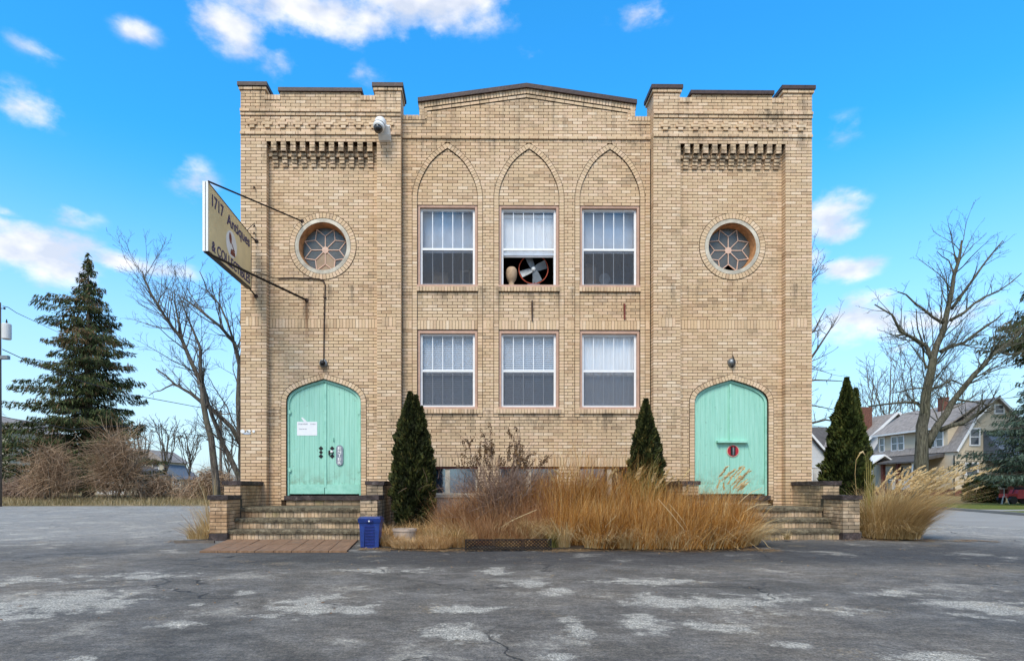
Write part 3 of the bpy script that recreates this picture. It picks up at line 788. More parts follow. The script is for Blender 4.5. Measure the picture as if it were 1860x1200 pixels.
gable = [(762, 187), (956, 158), (1153, 187)]
gx = [WX(p[0], YC) for p in gable]; gzv = [cz(184), cz(156.5), cz(185)]
ZSH = 132 * CH                  # shoulder height
def excl_top(z):
    e = []
    if z > ZSH: e += [(xa - 1, gx[0] + .03), (gx[2] - .03, xb + 1)]
    if z > gzv[0] - .20:
        f = (z - (gzv[0] - .20)) / (gzv[1] - gzv[0])
        e += [(xa - 1, gx[0] + (gx[1] - gx[0]) * min(f, 1) + .02), (gx[2] + (gx[1] - gx[2]) * min(f, 1) - .02, xb + 1)]
    return e
def excl_all(z): return excl_c(z) + excl_top(z)
wall.fill(xa, xb, 11, 142, YC, .03, excl=excl_all, proud={126: .035}, skip=(21, 22, 23), off=.03)
# soldier courses
def soldiers(a, b, k, Y):
    n = round((b - a) / CH); p = (b - a) / n
    for i in range(n): wall.add(a + i * p + .004, a + (i + 1) * p - .004, k * CH + .005, (k + 3) * CH - .004, Y, .03)
soldiers(xa, xb, 21, YC - .004)
edges = [xa] + [v for bay in BAYS for v in (bay[0] - .104, bay[1] + .104)] + [xb]
for i in range(0, len(edges), 2): soldiers(edges[i] + .01, edges[i + 1] - .01, 65, YC - .006)
YP = YC + .012                  # bay panels sit a little back
WIN = []
for bi, (a, b) in enumerate(BAYS):
    c = (a + b) / 2
    path = [(a, ZB)] + [(c - p[0], p[1]) for p in reversed(arch_half)] + [(c + p[0], p[1]) for p in arch_half[1:]] + [(b, ZB)]
    wall.band(path, .098, YC - .014, .06)
    zu0, zu1, zl0, zl1 = cz(521), cz(370.5), cz(742.5), cz(599)
    def ex(z, a=a, b=b, c=c):
        if zu0 - .1 < z < zu1 or zl0 - .1 < z < zl1 + .01: return [(a - .1, b + .1)]
        if z >= zu1:
            w = max(ahw(z), 0) - .004
            return [(a - 1, c - w), (c + w, b + 1)] if w > 0 else [(a - 1, b + 1)]
        return []
    wall.fill(a + .004, b - .004, 37, 130, YP, .03, excl=ex, skip=(65, 66, 67), off=.06 * bi)
    soldiers(a + .004, b - .004, 65, YP - .006)
    wall.row(a - .01, b + .01, zu0 - .098, zu0 - .002, YC - .035, .09, .066)
    wall.row(a - .105, b + .105, zl0 - .098, zl0 - .002, YC - .035, .09, .066)
    WIN.append((a, b, zu0, zu1, zl0, zl1))
# shoulders and gable top
gl_ = MB()
wall.row(xa, gx[0] + .12, ZSH, ZSH + .098, YC - .03, .5, .066)
wall.row(gx[2] - .12, xb, ZSH, ZSH + .098, YC - .03, .5, .066)
wall.add(xa, gx[0] + .12, ZSH - .062, ZSH - .004, YC - .018, .5); wall.add(gx[2] - .12, xb, ZSH - .062, ZSH - .004, YC - .018, .5)
wall.band([(gx[0] - .01, gzv[0] - .17), (gx[1], gzv[1] - .17), (gx[2] + .01, gzv[2] - .17)], .10, YC - .035, .4, pitch=.066)
wall.band([(gx[0] + .09, gzv[0] - .245 + .012), (gx[1], gzv[1] - .245), (gx[2] - .09, gzv[2] - .245 + .012)], .062, YC - .018, .4, pitch=PITCH)
for xx, s in ((gx[0], 1), (gx[2], -1)):
    for k in range(3):
        wall.add(min(xx, xx + s * .1), max(xx, xx + s * .1), ZSH + .1 + k * .062, ZSH + .1 + k * .062 + .056, YC - .035, .4)
        wall.add(min(xx + s * .1, xx + s * .16), max(xx + s * .105, xx + s * .16), ZSH + .03 + k * .066, ZSH + .03 + k * .066 + .06, YC - .018, .4)
cap = MB()
for (i, j) in ((0, 1), (1, 2)):
    p, q = (gx[i] + (-.03 if i == 0 else 0), gzv[i] - .068), (gx[j] + (.03 if j == 2 else 0), gzv[j] - .068)
    cap = MB(); cap.prism([p, q, (q[0], q[1] + .09), (p[0], p[1] + .09)], YC - .085, YC + .5); cap.build('coping', 'roof_coping', bld)
holes = []
for (a, b, zu0, zu1, zl0, zl1) in WIN:
    for (p, q) in ((zu0, zu1), (zl0, zl1), (cz(898), cz(846))): holes.append([(a + .01, p), (b - .01, p), (b - .01, q), (a + .01, q)])
outer = [(xa - .05, 0), (xb + .05, 0), (xb + .05, ZSH + .09), (gx[2] - .02, ZSH + .09), (gx[2] - .02, gzv[2] - .15), (gx[1], gzv[1] - .15), (gx[0] + .02, gzv[0] - .15), (gx[0] + .02, ZSH + .09), (xa - .05, ZSH + .09)]
core.slab(outer, holes, YP + .011, .55)
# rest of the shell
x0, x1 = LT[0], RT[1]
core.box(x0 + .02, x0 + .3, .31, 18, 0, 8.9); core.box(x1 - .3, x1 - .02, .31, 18, 0, 8.9)
core.box(x0 + .31, x1 - .31, 17.7, 18, 0, 8.9)
core.build('wall', 'mortar', bld); JOINTS.build('mortar_joint', 'mortar', bld, kind='stuff')
m = MB(); m.box(x0 + .31, x1 - .31, .56, 17.69, 8.55, 8.7); m.build('roof', 'dark_shingle', bld)
m = MB(); m.box(x0 + .31, x1 - .31, .56, 17.69, 3.95, 4.25); m.box(x0 + .31, x1 - .31, .56, 17.69, .3, .5); m.box(x0 + .32, x1 - .32, 3.4, 3.5, .5, 8.5)
m.build('floor', 'dark_interior', bld)
m = MB(); m.box(xa, xb, YC - .03, YC + .01, -.05, cz(900)); m.build('foundation', 'foundation', bld)
wall.build(bld)

# windows of the centre wall
def pane(parent, x0, x1, z0, z1, y, mat): 
    m = MB(); m.box(x0, x1, y, y + .006, z0, z1); return m.build('pane', mat, parent)
def make_window(a, b, z0, z1, zm, style, lab):
    cw, y = .062, YC + .03
    m = MB()
    m.box(a + .002, a + cw, y, y + .16, z0, z1); m.box(b - cw, b - .002, y, y + .16, z0, z1)
    m.box(a + cw, b - cw, y + .001, y + .16, z1 - .065, z1); m.box(a - .0, b + .0, y - .05, y + .16, z0 - .002, z0 + .045)
    w = m.build('window', 'casing_paint', bld, label=lab)
    A, B, Z0, Z1 = a + cw + .002, b - cw - .002, z0 + .047, z1 - .067
    f, yf = .045, y + .07
    m = MB()
    m.box(A, A + f, yf, yf + .08, Z0, Z1); m.box(B - f, B, yf, yf + .08, Z0, Z1)
    m.box(A + f, B - f, yf + .001, yf + .08, Z1 - .04, Z1); m.box(A + f, B - f, yf + .001, yf + .08, Z0, Z0 + .035)
    m.build('frame', 'vinyl_white', w)
    opened = style == 'fan'
    m = MB(); m.box(A + f, B - f, yf + .012, yf + .05, zm - .025, zm + .022); m.build('meeting_rail', 'vinyl_white', w)
    pane(w, A + f, B - f, zm + .022, Z1 - .04, yf + .03, 'pane_glass')
    lz0 = Z0 + .035 if not opened else zm - .12
    pane(w, A + f, B - f, lz0 + .03, zm - .03, yf + .052, 'pane_glass')
    m = MB(); m.box(A + f, B - f, yf + .04, yf + .07, lz0, lz0 + (.035 if not opened else .05)); m.build('sash_rail', 'vinyl_white' if not opened else 'pale_drape', w)
    mm = None
    for i in range(1, 5):
        xx = A + f + (B - A - 2 * f) * i / 5
        for (p, q, yy) in ((zm + .024, Z1 - .042, yf + .020), (lz0 + .036, zm - .032, yf + .040)):
            m = MB(); m.box(xx - .008, xx + .008, yy, yy + .008, p, q); m.build('muntin', 'muntin_white', w)
    if not opened:
        m = MB(); m.box(A + f, B - f, yf + .022, yf + .024, Z0 + .036, zm - .027); m.build('insect_screen', 'insect_screen', w)
    yb = yf + .13
    if style in ('fan',):
        m = MB(); m.box(A + .01, B - .01, yb + .03, yb + .04, zm - .12, Z1 - .12); m.box(A + .01, B - .01, yb, yb + .02, Z1 - .13, Z1 - .06); m.build('shade', 'shade_white', w)
    if style == 'things':
        m = MB(); m.box(A + .01, B - .01, yb + .1, yb + .105, zm - .0, Z1); m.build('shade', 'pale_drape', w)
    if style == 'blind':
        n = 34; zz = np.linspace(Z0 + .05, Z1 - .05, n)
        me = None
        for k in range(n):
            if me is None:
                m = MB(); h, dy = .021, .009
                m.face([(-(B - A) / 2 + .02, -dy, -h), ((B - A) / 2 - .02, -dy, -h), ((B - A) / 2 - .02, dy, h), (-(B - A) / 2 + .02, dy, h)])
                me = bpy.data.meshes.new('slat'); me.from_pydata(m.v, [], m.f); me.materials.append(M['blind_white'])
            o = bpy.data.objects.new('slat', me); o.parent = w; o.location = ((A + B) / 2, yb, float(zz[k])); COL.objects.link(o)
    if style == 'shade':
        m = MB(); n = 26
        for k in range(n):
            xx0 = A + .01 + (B - A - .02) * k / n; xx1 = A + .01 + (B - A - .02) * (k + 1) / n
            d = .012 if k % 2 else 0
            m.face([(xx0, yb + d, Z0), (xx1, yb + .012 - d, Z0), (xx1, yb + .012 - d, Z1), (xx0, yb + d, Z1)])
        m.build('curtain', 'shade_white', w)
    return (A + f, B - f, Z0 + .035, zm - .03, yf)
ws = []
names = [('things', 'upper window on the left with dim shapes behind the lower sash'), ('fan', 'upper middle window with its lower sash raised'), ('things', 'upper window on the right with dark lower sash')]
for i, (a, b, zu0, zu1, zl0, zl1) in enumerate(WIN):
    ws.append(make_window(a, b, zu0, zu1, cz(449), *names[i]))
names = [('blind', 'lower left window with closed slatted blind'), ('blind', 'lower middle window with slatted blind'), ('shade', 'lower right window with plain white curtain')]
for i, (a, b, zu0, zu1, zl0, zl1) in enumerate(WIN):
    make_window(a, b, zl0, zl1, cz(671.5), *names[i])
for i, (a, b, *_) in enumerate(WIN):
    z0, z1 = cz(898), cz(846)
    m = MB(); y = YC + .03
    m.box(a + .01, b - .01, y, y + .1, z1 - .055, z1); w = m.build('basement_window', 'dark_red_wood', bld)
    m = MB()
    m.box(a + .01, a + .05, y + .02, y + .08, z0, z1 - .057); m.box(b - .05, b - .01, y + .02, y + .08, z0, z1 - .057)
    m.box((a + b) / 2 - .05, (a + b) / 2 + .05, y + .02, y + .08, z0 + .03, z1 - .057)
    m.box(a + .05, b - .05, y + .021, y + .08, z0, z0 + .035); m.build('frame', 'concrete_ring', w)
    for (p, q) in ((a + .05, (a + b) / 2 - .05), ((a + b) / 2 + .05, b - .05)):
        pane(w, p, q, z0 + .036, z1 - .06, y + .05, 'basement_glass')
    m = MB(); m.box(a, b, y + .09, y + .1, z0, z1); m.build('backing', 'mirror_grey', w)
    m = MB(); m.box(a - .03, b + .03, YC - .06, YC + .02, z0 - .06, z0 - .003); m.build('sill', 'cut_stone', w)

# things standing in the open upper window
A, B, Z0, Z1, yf = ws[1]
fc = W(969, 489, yf + .25); rr = 26.5 * (DC + yf + .25) / F
fan = thing('box_fan', (fc.x, fc.y, Z0), 'grey four bladed fan with orange ring standing in the open upper window', 'fan')
m = MB(); pts = [(fc.x + rr * math.cos(a), fc.y, fc.z + rr * math.sin(a)) for a in np.linspace(0, 2 * math.pi, 41)]
m.tube(pts, .011, 6); m.build('ring', 'fan_orange', fan)
m = MB(); m.lathe(fc, [(.03, .03), (.045, .0), (.045, -.03), (.02, -.05)], 14, axis=Vector((0, 1, 0))); m.build('hub', 'white_metal', fan)
for k in range(4):
    a = R(112 + 90 * k); u = Vector((math.cos(a), 0, math.sin(a))); v = Vector((-math.sin(a), 0, math.cos(a)))
    m = MB(); q = []
    for (s_, w_, y_) in ((.04, .05, .02), (.12, .07, .03), (rr * .93, .085, .035)):
        q.append((fc + u * s_ - v * w_ + Vector((0, y_, 0)), fc + u * s_ + v * w_ - Vector((0, y_, 0))))
    for (p, n_) in zip(q, q[1:]):
        m.face([p[0], p[1], n_[1], n_[0]]); m.face([a_ + Vector((0, .006, 0)) for a_ in (p[0], n_[0], n_[1], p[1])])
    m.build('blade', 'fan_grey', fan)
m = MB(); m.box(fc.x - .14, fc.x + .14, fc.y - .02, fc.y + .1, Z0, fc.z - rr - .008); m.tube([fc + Vector((0, .06, 0)), Vector((fc.x, fc.y + .06, Z0))], .02, 6); m.build('stand', 'fan_grey', fan)
hc = W(929, 498, yf + .22)
hd = thing('mannequin_head', (hc.x, hc.y, Z0), 'tan mannequin head on the sill of the open upper window', 'mannequin')
m = MB(); m.lathe((hc.x, hc.y, Z0), [(.10, 0), (.10, .02), (.062, .06), (.058, .12), (.09, .16), (.115, .23), (.125, .32), (.118, .40), (.085, .45), (.02, .47)], 18)
m.v = [(x_, y_ - (.02 if .2 < z_ - Z0 < .3 and y_ < hc.y - .06 and abs(x_ - hc.x) < .03 else 0), z_) for x_, y_, z_ in m.v]
m.build('head', 'tan_felt', hd, smooth=True)
# dim boxes and a bust behind the other upper windows
for (wi, lst) in ((0, [('cardboard_box', 800, 492, .34, .30, 'low cardboard box behind the upper left window'), ('wooden_frame', 845, 498, .22, .42, 'narrow wooden frame leaning behind the upper left window')]),
                  (2, [('cardboard_box', 1073, 505, .24, .50, 'tall tan carton behind the upper right window')])):
    A2, B2, Z02, Z12, yf2 = ws[wi]
    for (nm, px_, py_, w_, h_, lab) in lst:
        p = W(px_, py_, yf2 + .3)
        t_ = thing(nm, (p.x, p.y, Z02), lab, 'box' if nm == 'cardboard_box' else 'frame')
        m = MB()
        if nm == 'cardboard_box':
            m.box(p.x - w_ / 2, p.x + w_ / 2, p.y, p.y + .2, Z02, Z02 + h_); m.build('box', 'tan_board', t_)
            m = MB(); m.face([(p.x - w_ / 2, p.y, Z02 + h_), (p.x + w_ / 2, p.y, Z02 + h_), (p.x + w_ / 2, p.y - .06, Z02 + h_ + .05), (p.x - w_ / 2, p.y - .06, Z02 + h_ + .05)]); m.build('flap', 'tan_board', t_)
        else:
            for (q0, q1, q2, q3) in ((-w_ / 2, -w_ / 2 + .03, 0, h_), (w_ / 2 - .03, w_ / 2, 0, h_), (-w_ / 2, w_ / 2, h_ - .03, h_), (-w_ / 2, w_ / 2, 0, .03)):
                m.box(p.x + q0, p.x + q1, p.y, p.y + .02, Z02 + q2, Z02 + q3)
            m.build('frame', 'tan_board', t_)
A2, B2, Z02, Z12, yf2 = ws[2]; p = W(1098, 495, yf2 + .3)
t_ = thing('round_mirror', (p.x, p.y, Z02), 'round pale mirror behind the upper right window', 'mirror')
m = MB(); m.tube([(p.x, p.y + .02, Z02), (p.x, p.y + .02, Z02 + .12)], .015, 6); m.build('stand', 'black_iron', t_)
m = MB(); m.lathe((p.x, p.y, Z02 + .24), [(.0, -.01), (.125, -.01), (.125, .01), (0, .01)], 24, axis=Vector((0, 1, 0))); m.build('mirror', 'mirror_grey', t_)

# round windows
for side in (0, 1):
    _, _, dc, cc = TOWERS[side]
    r1, r0, rg = 51 * RS, 43.5 * RS, 40.5 * RS
    m = MB(); m.lathe((cc.x, YR - .01, cc.z), [(r0, .0), (r1 - .002, .004), (r1 - .002, .06)], 64, axis=Vector((0, 1, 0)))
    m.f = m.f[:-2]; m.t = m.t[:-2]
    w = m.build('round_window', 'concrete_ring', bld, smooth=False, label='round window with tan board behind its lower panes' if side == 0 else 'round window with its bottom pane missing')
    m = MB(); m.lathe((cc.x, YR - .008, cc.z), [(r0, .0), (r0 - .01, .03), (rg + .015, .22), (rg, .26)], 64, axis=Vector((0, 1, 0))); m.f = m.f[:-2]; m.t = m.t[:-2]
    m.build('reveal', 'wood_reveal', w, smooth=True)
    yg = YR + .22
    for i in range(8):
        a = R(i * 45); s1 = .305; s2 = rg + .004
        tip = (cc.x + s1 * math.cos(a), cc.z + s1 * math.sin(a))
        segs = [((cc.x, cc.z), tip)] + [(tip, (cc.x + s2 * math.cos(a + e * R(22.5)), cc.z + s2 * math.sin(a + e * R(22.5)))) for e in (-1, 1)]
        m = MB()
        for (p, q) in segs:
            d = Vector((q[0] - p[0], q[1] - p[1])).normalized(); nn_ = Vector((-d.y, d.x)) * .0085
            m.prism([(p[0] - nn_.x, p[1] - nn_.y), (q[0] - nn_.x, q[1] - nn_.y), (q[0] + nn_.x, q[1] + nn_.y), (p[0] + nn_.x, p[1] + nn_.y)], yg - .012 - .0005 * i, yg + .012)
        m.build('star_bar', 'star_paint', w)
    m = MB(); m.lathe((cc.x, yg - .02, cc.z), [(0.001, 0), (.072, .004), (.072, .04)], 24, axis=Vector((0, 1, 0))); m.build('boss', 'star_paint', w)
    # panes between the bars: 8 outer ones and 8 rhombs
    for i in range(8):
        a = R(i * 45); s1, s2 = .305, rg
        tipA = (cc.x + s1 * math.cos(a), cc.z + s1 * math.sin(a)); a2 = a + R(45)
        tipB = (cc.x + s1 * math.cos(a2), cc.z + s1 * math.sin(a2)); mid_ = (cc.x + s2 * math.cos(a + R(22.5)), cc.z + s2 * math.sin(a + R(22.5)))
        m = MB(); m.prism([(cc.x, cc.z), tipA, mid_, tipB], yg + .002, yg + .006); m.build('pane', 'tan_board' if side == 0 and i in (5, 6) else 'leaded_glass', w)
        arc = [(cc.x + s2 * math.cos(a + R(t_)), cc.z + s2 * math.sin(a + R(t_))) for t_ in (-22.5, -15, -7.5, 0, 7.5, 15, 22.5)]
        if side == 1 and i == 6: continue
        m = MB(); m.prism([tipA] + arc, yg + .002, yg + .006); m.build('pane', 'tan_board' if side == 0 and i == 6 else 'leaded_glass', w)
    if side == 0:
        m = MB(); m.prism([(cc.x - .17, cc.z + .0), (cc.x + .17, cc.z), (cc.x + .17, cc.z - .42), (cc.x - .17, cc.z - .42)], yg + .03, yg + .04); m.build('backing_board', 'tan_board', w)

# doors
for side in (0, 1):
    _, _, dc, cc = TOWERS[side]
    yd = YR + .075
    # frame, straight jambs plus arched head
    m = MB(); ti = .05
    inner = [(-DOOR_W + ti, DOOR_Z0)] + [(-max(p[0] - ti, 0), p[1] - ti * .9) for p in reversed(door_half)] + [(max(p[0] - ti, 0), p[1] - ti * .9) for p in door_half[1:]] + [(DOOR_W - ti, DOOR_Z0)]
    outerp = [(-DOOR_W, DOOR_Z0)] + [(-p[0], p[1]) for p in reversed(door_half)] + [(p[0], p[1]) for p in door_half[1:]] + [(DOOR_W, DOOR_Z0)]
    for i in range(len(inner) - 1):
        m.prism([(dc + inner[i][0], inner[i][1]), (dc + outerp[i][0], outerp[i][1]), (dc + outerp[i + 1][0], outerp[i + 1][1]), (dc + inner[i + 1][0], inner[i + 1][1])], yd - .03, yd + .08)
    m.build('door_frame', 'mint_trim', bld)
    W_ = DOOR_W - ti
    def top(dx): return door_top(abs(dx) + ti * .9) - ti * .75
    zb = DOOR_Z0 + .03
    for leaf in (-1, 1):
        a, b = (dc - W_ + .004, dc - .003) if leaf < 0 else (dc + .003, dc + W_ - .004)
        nS = 8
        xsn = np.linspace(a, b, nS)
        m = MB(); m.prism([(a, zb), (b, zb)] + [(float(q), top(q - dc) - .004) for q in reversed(xsn)], yd + .03, yd + .06)
        lab = ['mint green left leaf of the left door with a paper notice', 'mint green right leaf of the left door with the lock', 'left leaf of the right door', 'right leaf of the right door'][side * 2 + (leaf > 0)]
        door = m.build('door', 'mint_paint', bld, label=lab)
        nP = 7; pw = (b - a) / nP
        for i in range(nP):
            p, q = a + i * pw + .0012, a + (i + 1) * pw - .0012
            m = MB(); j = rnd.uniform(-.002, .002)
            m.prism([(p, zb + .001), (q, zb + .001)] + [(float(s_), top(s_ - dc) - .006) for s_ in np.linspace(q, p, 4)], yd + .005 + j, yd + .029); m.build('plank', 'mint_paint', door)
        m = MB(); zk = CAMZ + (HY - 880) * RS
        m.box(a + .004, b - .004, yd - .014, yd + .002, zb + .004, zk + .01); m.build('kick_board', 'mint_trim', door)
        if side == 0:
            for zz in (2.6, 1.35): 
                hx = a if leaf < 0 else b
                m = MB(); m.box(hx - .03, hx + .03, yd - .036, yd - .031, zz - .04, zz + .04); m.build('hinge', 'mint_trim', door)
        if side == 0:
            hx = W(583 if leaf < 0 else 603.3, 821, yd)
            m = MB()
            for (dz, s_) in ((.085, .05), (0, .042), (-.085, .05)):
                m.prism([(hx.x - s_, hx.z + dz), (hx.x, hx.z + dz - s_), (hx.x + s_, hx.z + dz), (hx.x, hx.z + dz + s_)], yd - .004 - abs(dz) * .02, yd + .006)
            m.build('handle_plate', 'black_iron', door)
            if leaf > 0:
                m = MB(); m.lathe((hx.x, yd - .06, hx.z + .01), [(.02, 0), (.032, .015), (.03, .04), (.012, .05), (.012, .06)], 14, axis=Vector((0, 1, 0))); m.build('knob', 'white_metal', door, smooth=True)
                m = MB(); m.box(hx.x - .075, hx.x - .045, yd - .03, yd + .004, hx.z - .06, hx.z + .04); m.build('latch', 'black_iron', door)
                q = W(606, 798, yd); m = MB(); m.tube([(q.x, yd, q.z + .04), (q.x, yd - .03, q.z + .02), (q.x, yd - .03, q.z - .02), (q.x, yd, q.z - .04)], .009, 6); m.build('pull', 'mint_trim', door)
            if leaf > 0:
                m = MB(); m.box(dc - .006, dc + .045, yd - .022, yd + .003, zb + .14, top(.0) - .05); m.build('astragal', 'mint_trim', door)
    if side == 1:
        m = MB(); m.box(dc - .022, dc + .017, yd - .034, yd + .003, W(0, 799, yd).z, top(0) - .04); m.build('astragal', 'mint_trim', bld)
        q0, q1 = W(1301, 803, yd), W(1357, 803, yd)
        m = MB(); m.box(q0.x, q1.x, yd - .09, yd + .003, q0.z - .012, q0.z + .03); m.build('shelf', 'mint_trim', bld)
        q = W(1331, 818.5, yd)
        disc = thing('red_disc_sign', (q.x, q.y, q.z - .13), 'round red disc with black and grey upright bars under the shelf of the right door', 'sign')
        m = MB(); m.lathe((q.x, yd - .012, q.z), [(.001, 0), (.135, 0), (.135, .014)], 28, axis=Vector((0, 1, 0))); m.build('rim', 'star_paint', disc)
        m = MB(); m.lathe((q.x, yd - .018, q.z), [(.001, 0), (.118, 0), (.118, .005)], 28, axis=Vector((0, 1, 0))); m.build('face', 'red_paint', disc)
        m = MB(); m.box(q.x - .055, q.x - .018, yd - .03, yd - .019, q.z - .09, q.z + .10); m.box(q.x + .022, q.x + .05, yd - .03, yd - .019, q.z - .09, q.z + .10); m.build('bar', 'black_iron', disc)
        m = MB(); m.box(q.x - .016, q.x + .018, yd - .034, yd - .019, q.z - .095, q.z + .075); m.build('bar', 'grey_metal', disc)
        m = MB(); p0, p1, p2 = W(1358, 806, yd), W(1366, 836, yd), W(1366, 862, yd)
        m.tube([(p0.x, yd - .0, p0.z), (p1.x, yd - .0, p1.z), (p2.x, yd - .0, p2.z)], .006, 5); m.build('cord', 'mint_paint', bld)
    # stone sill under the leaves
    m = MB(); m.box(dc - DOOR_W - .03, dc + DOOR_W + .03, YR - .05, YR + .2, .70, DOOR_Z0 - .004); m.build('threshold', 'coping_stone', bld)
    wl_ = Wall(); wl_.row(dc - DOOR_W, dc + DOOR_W, .59, .695, YR - .0, .1, .213); wl_.mb = MB()
    for b_ in wl_.b: wl_.mb.box(b_[0], b_[1], b_[4], b_[4] + b_[5], b_[2], b_[3], b_[6] * .3)
    wl_.mb.build('threshold_brick', 'old_brick', bld)
    # painted leaf interior so nothing shows through
yd = YR + .075
q0, q1 = W(539.5, 765.5, yd), W(576, 790.5, yd)
pn_ = thing('paper_notice', (q0.x, q0.y, q1.z), 'white printed paper notice taped to the left mint door', 'notice')
m = MB(); m.box(q0.x, q1.x, yd + .0, yd + .003, q1.z, q0.z); m.build('sheet', 'paper', pn_)
a_ = W(547, 758.5, yd); m = MB(); m.prism([(a_.x, a_.z), (a_.x + .03, a_.z + .01), (a_.x + .13, q0.z), (a_.x + .06, q0.z)], yd - .003, yd + .0); m.build('tape', 'paper', pn_)
text_part('lettering', 'STORE HOURS', 'print_grey', pn_, (q0.x + .03, yd - .001, q0.z - .065), .20, .03, FACE_CAM, .002)
text_part('lettering', '& days', 'print_grey', pn_, (q0.x + .29, yd - .001, q0.z - .065), .11, .03, FACE_CAM, .002)
text_part('lettering', 'Open Sat Sun', 'print_grey', pn_, (q0.x + .04, yd - .001, q0.z - .17), .17, .025, FACE_CAM, .002)
q0, q1 = W(610.8, 808, yd), W(623.5, 845, yd)
en = thing('enter_sign', (q0.x, q0.y, q1.z), 'grey upright plate reading ENTER beside the door lock', 'sign')
rw = (q1.x - q0.x) / 2; cx = (q0.x + q1.x) / 2; yp = yd - .022
pl = [(cx + rw * math.cos(a), q0.z - rw + rw * math.sin(a)) for a in np.linspace(0, math.pi, 12)] + [(cx - rw * math.cos(a), q1.z + rw - rw * math.sin(a)) for a in np.linspace(0, math.pi, 12)]
m = MB(); m.prism(pl, yp, yp + .02); m.build('plate', 'plate_grey', en)
hh = (q0.z - q1.z - .05) / 5
for i, ch in enumerate('ENTER'):
    text_part('letter', ch, 'sign_white', en, (cx - .036, yp - .001, q0.z - .03 - (i + 1) * hh + .008), .072, hh - .014, FACE_CAM, .004)

# ------------------------------------------------------------------ fittings on the facade
# projecting sign
XS = WX(465, 0); n_, f_ = -2.29, -.25
zt0, zb0, zt1, zb1 = 6.32, 5.10, 6.22, 5.10
TH = .095
sg = thing('projecting_sign', (XS, 0, 5.1), 'cream double-faced shop sign hung square to the left tower on iron rods', 'sign')
m = MB(); e = .0
m.prism([(n_ + .02, zb0 + .02), (f_ - .02, zb1 + .02), (f_ - .02, zt1 - .02), (n_ + .02, zt0 - .02)], XS - TH + .006, XS - .004, axis='X'); m.build('sign_face', 'sign_cream', sg)
m = MB()
m.prism([(n_, zb0), (n_ + .02, zb0), (n_ + .02, zt0), (n_, zt0)], XS - TH, XS, axis='X'); m.build('sign_edge', 'sign_white', sg)
m = MB(); m.prism([(f_ - .02, zb1), (f_, zb1), (f_, zt1), (f_ - .02, zt1)], XS - TH, XS, axis='X')
m.prism([(n_ + .02, zt0 - .02), (f_ - .02, zt1 - .02), (f_ - .02, zt1), (n_ + .02, zt0)], XS - TH, XS, axis='X')
m.prism([(n_ + .02, zb0), (f_ - .02, zb1), (f_ - .02, zb1 + .02), (n_ + .02, zb0 + .02)], XS - TH, XS, axis='X')
m.build('sign_frame', 'black_iron', sg)
m = MB(); m.tube([(XS - TH * .45, n_ - .004, zb0 + .01), (XS - TH * .45, n_ - .004, zt0 - .01)], .006, 5); m.build('seam', 'grey_metal', sg)
def sgt(txt, y0, y1, z, h):
    text_part('lettering', txt, 'navy_print', sg, (XS - .003, y0, z), y1 - y0, h, FACE_RIGHT, .004, bold=.02)
sgt('1717', n_ + .17, n_ + .66, 5.96, .22); sgt('Antiques', n_ + .80, f_ - .10, 5.86, .28)
sgt('& COLLECTIBLES', n_ + .16, f_ - .08, 5.17, .19)
oy, oz = n_ + 1.02, 5.62
m = MB(); m.lathe((XS - .003, oy, oz), [(.001, 0), (.25, 0), (.25, .003), (.001, .003)], 32, axis=Vector((1, 0, 0))); m.build('emblem_disc', 'sign_white', sg)
m = MB(); hx_ = XS + .0015
def ell(cy, cz_, ry, rz, rot=0, n=20):
    return [(cy + ry * math.cos(a) * math.cos(rot) - rz * math.sin(a) * math.sin(rot), cz_ + ry * math.cos(a) * math.sin(rot) + rz * math.sin(a) * math.cos(rot)) for a in np.linspace(0, 2 * math.pi, n, endpoint=False)]
m.prism(ell(oy - .06, oz + .10, .055, .10, R(12)), hx_ - .001, hx_ + .002, axis='X')
m.prism([(oy - .03, oz + .03), (oy + .02, oz + .02), (oy + .12, oz - .07), (oy + .10, oz - .085)], hx_ - .001, hx_ + .003, axis='X')
m.prism([(oy - .02, oz - .09), (oy + .14, oz - .07), (oy + .14, oz - .10), (oy - .04, oz - .12)], hx_ - .001, hx_ + .002, axis='X')
m.prism([(oy - .04, oz - .125), (oy + .15, oz - .11), (oy + .16, oz - .19), (oy - .06, oz - .20)], hx_ - .001, hx_ + .004, axis='X'); m.build('gramophone_emblem', 'horn_red', sg)
a1, a2 = W(549, 402, YR), W(557, 545, YR)
for (p, q, r) in (((XS, n_ + .01, zt0 + .0), a1, .017), ((XS - .05, n_ + .0, zb0 - .02), a2, .024), ((XS - .04, f_, zt1), W(466, 438, 0), .014), ((XS - .04, f_, zb1 + .01), W(465, 538, 0), .016), ((XS - .04, f_ - .2, zt1 + .0), W(462, 405, 0), .007)):
    m = MB(); m.tube([p, q], r, 8); m.build('support_rod', 'black_iron', sg)
for q in (a1, a2, W(466, 438, 0), W(465, 538, 0)):
    m = MB(); m.lathe((q.x, q.y - .03, q.z), [(.02, 0), (.04, .005), (.045, .03)], 10, axis=Vector((0, 1, 0))); m.build('wall_plate', 'rusty_iron', sg)
# bolts left in the corner pier
for (px_, py_) in ((463, 341), (463, 411), (463, 424)):
    q = W(px_, py_, 0); m = MB(); m.tube([(q.x, .02, q.z), (q.x, -.06, q.z), (q.x, -.07, q.z - .05)], .012, 6)
    m.build('iron_hook', 'rusty_iron', bld)
for (px_, y0_, y1_, mt) in ((966.5, 546, 583, 'rusty_iron'), (1134.5, 552, 580, 'horn_red')):
    q0, q1 = W(px_, y0_, YC), W(px_, y1_, YC); m = MB(); m.box(q0.x - .012, q0.x + .012, YC - .025, YC + .01, q1.z, q0.z); m.build('iron_strap', mt, bld)
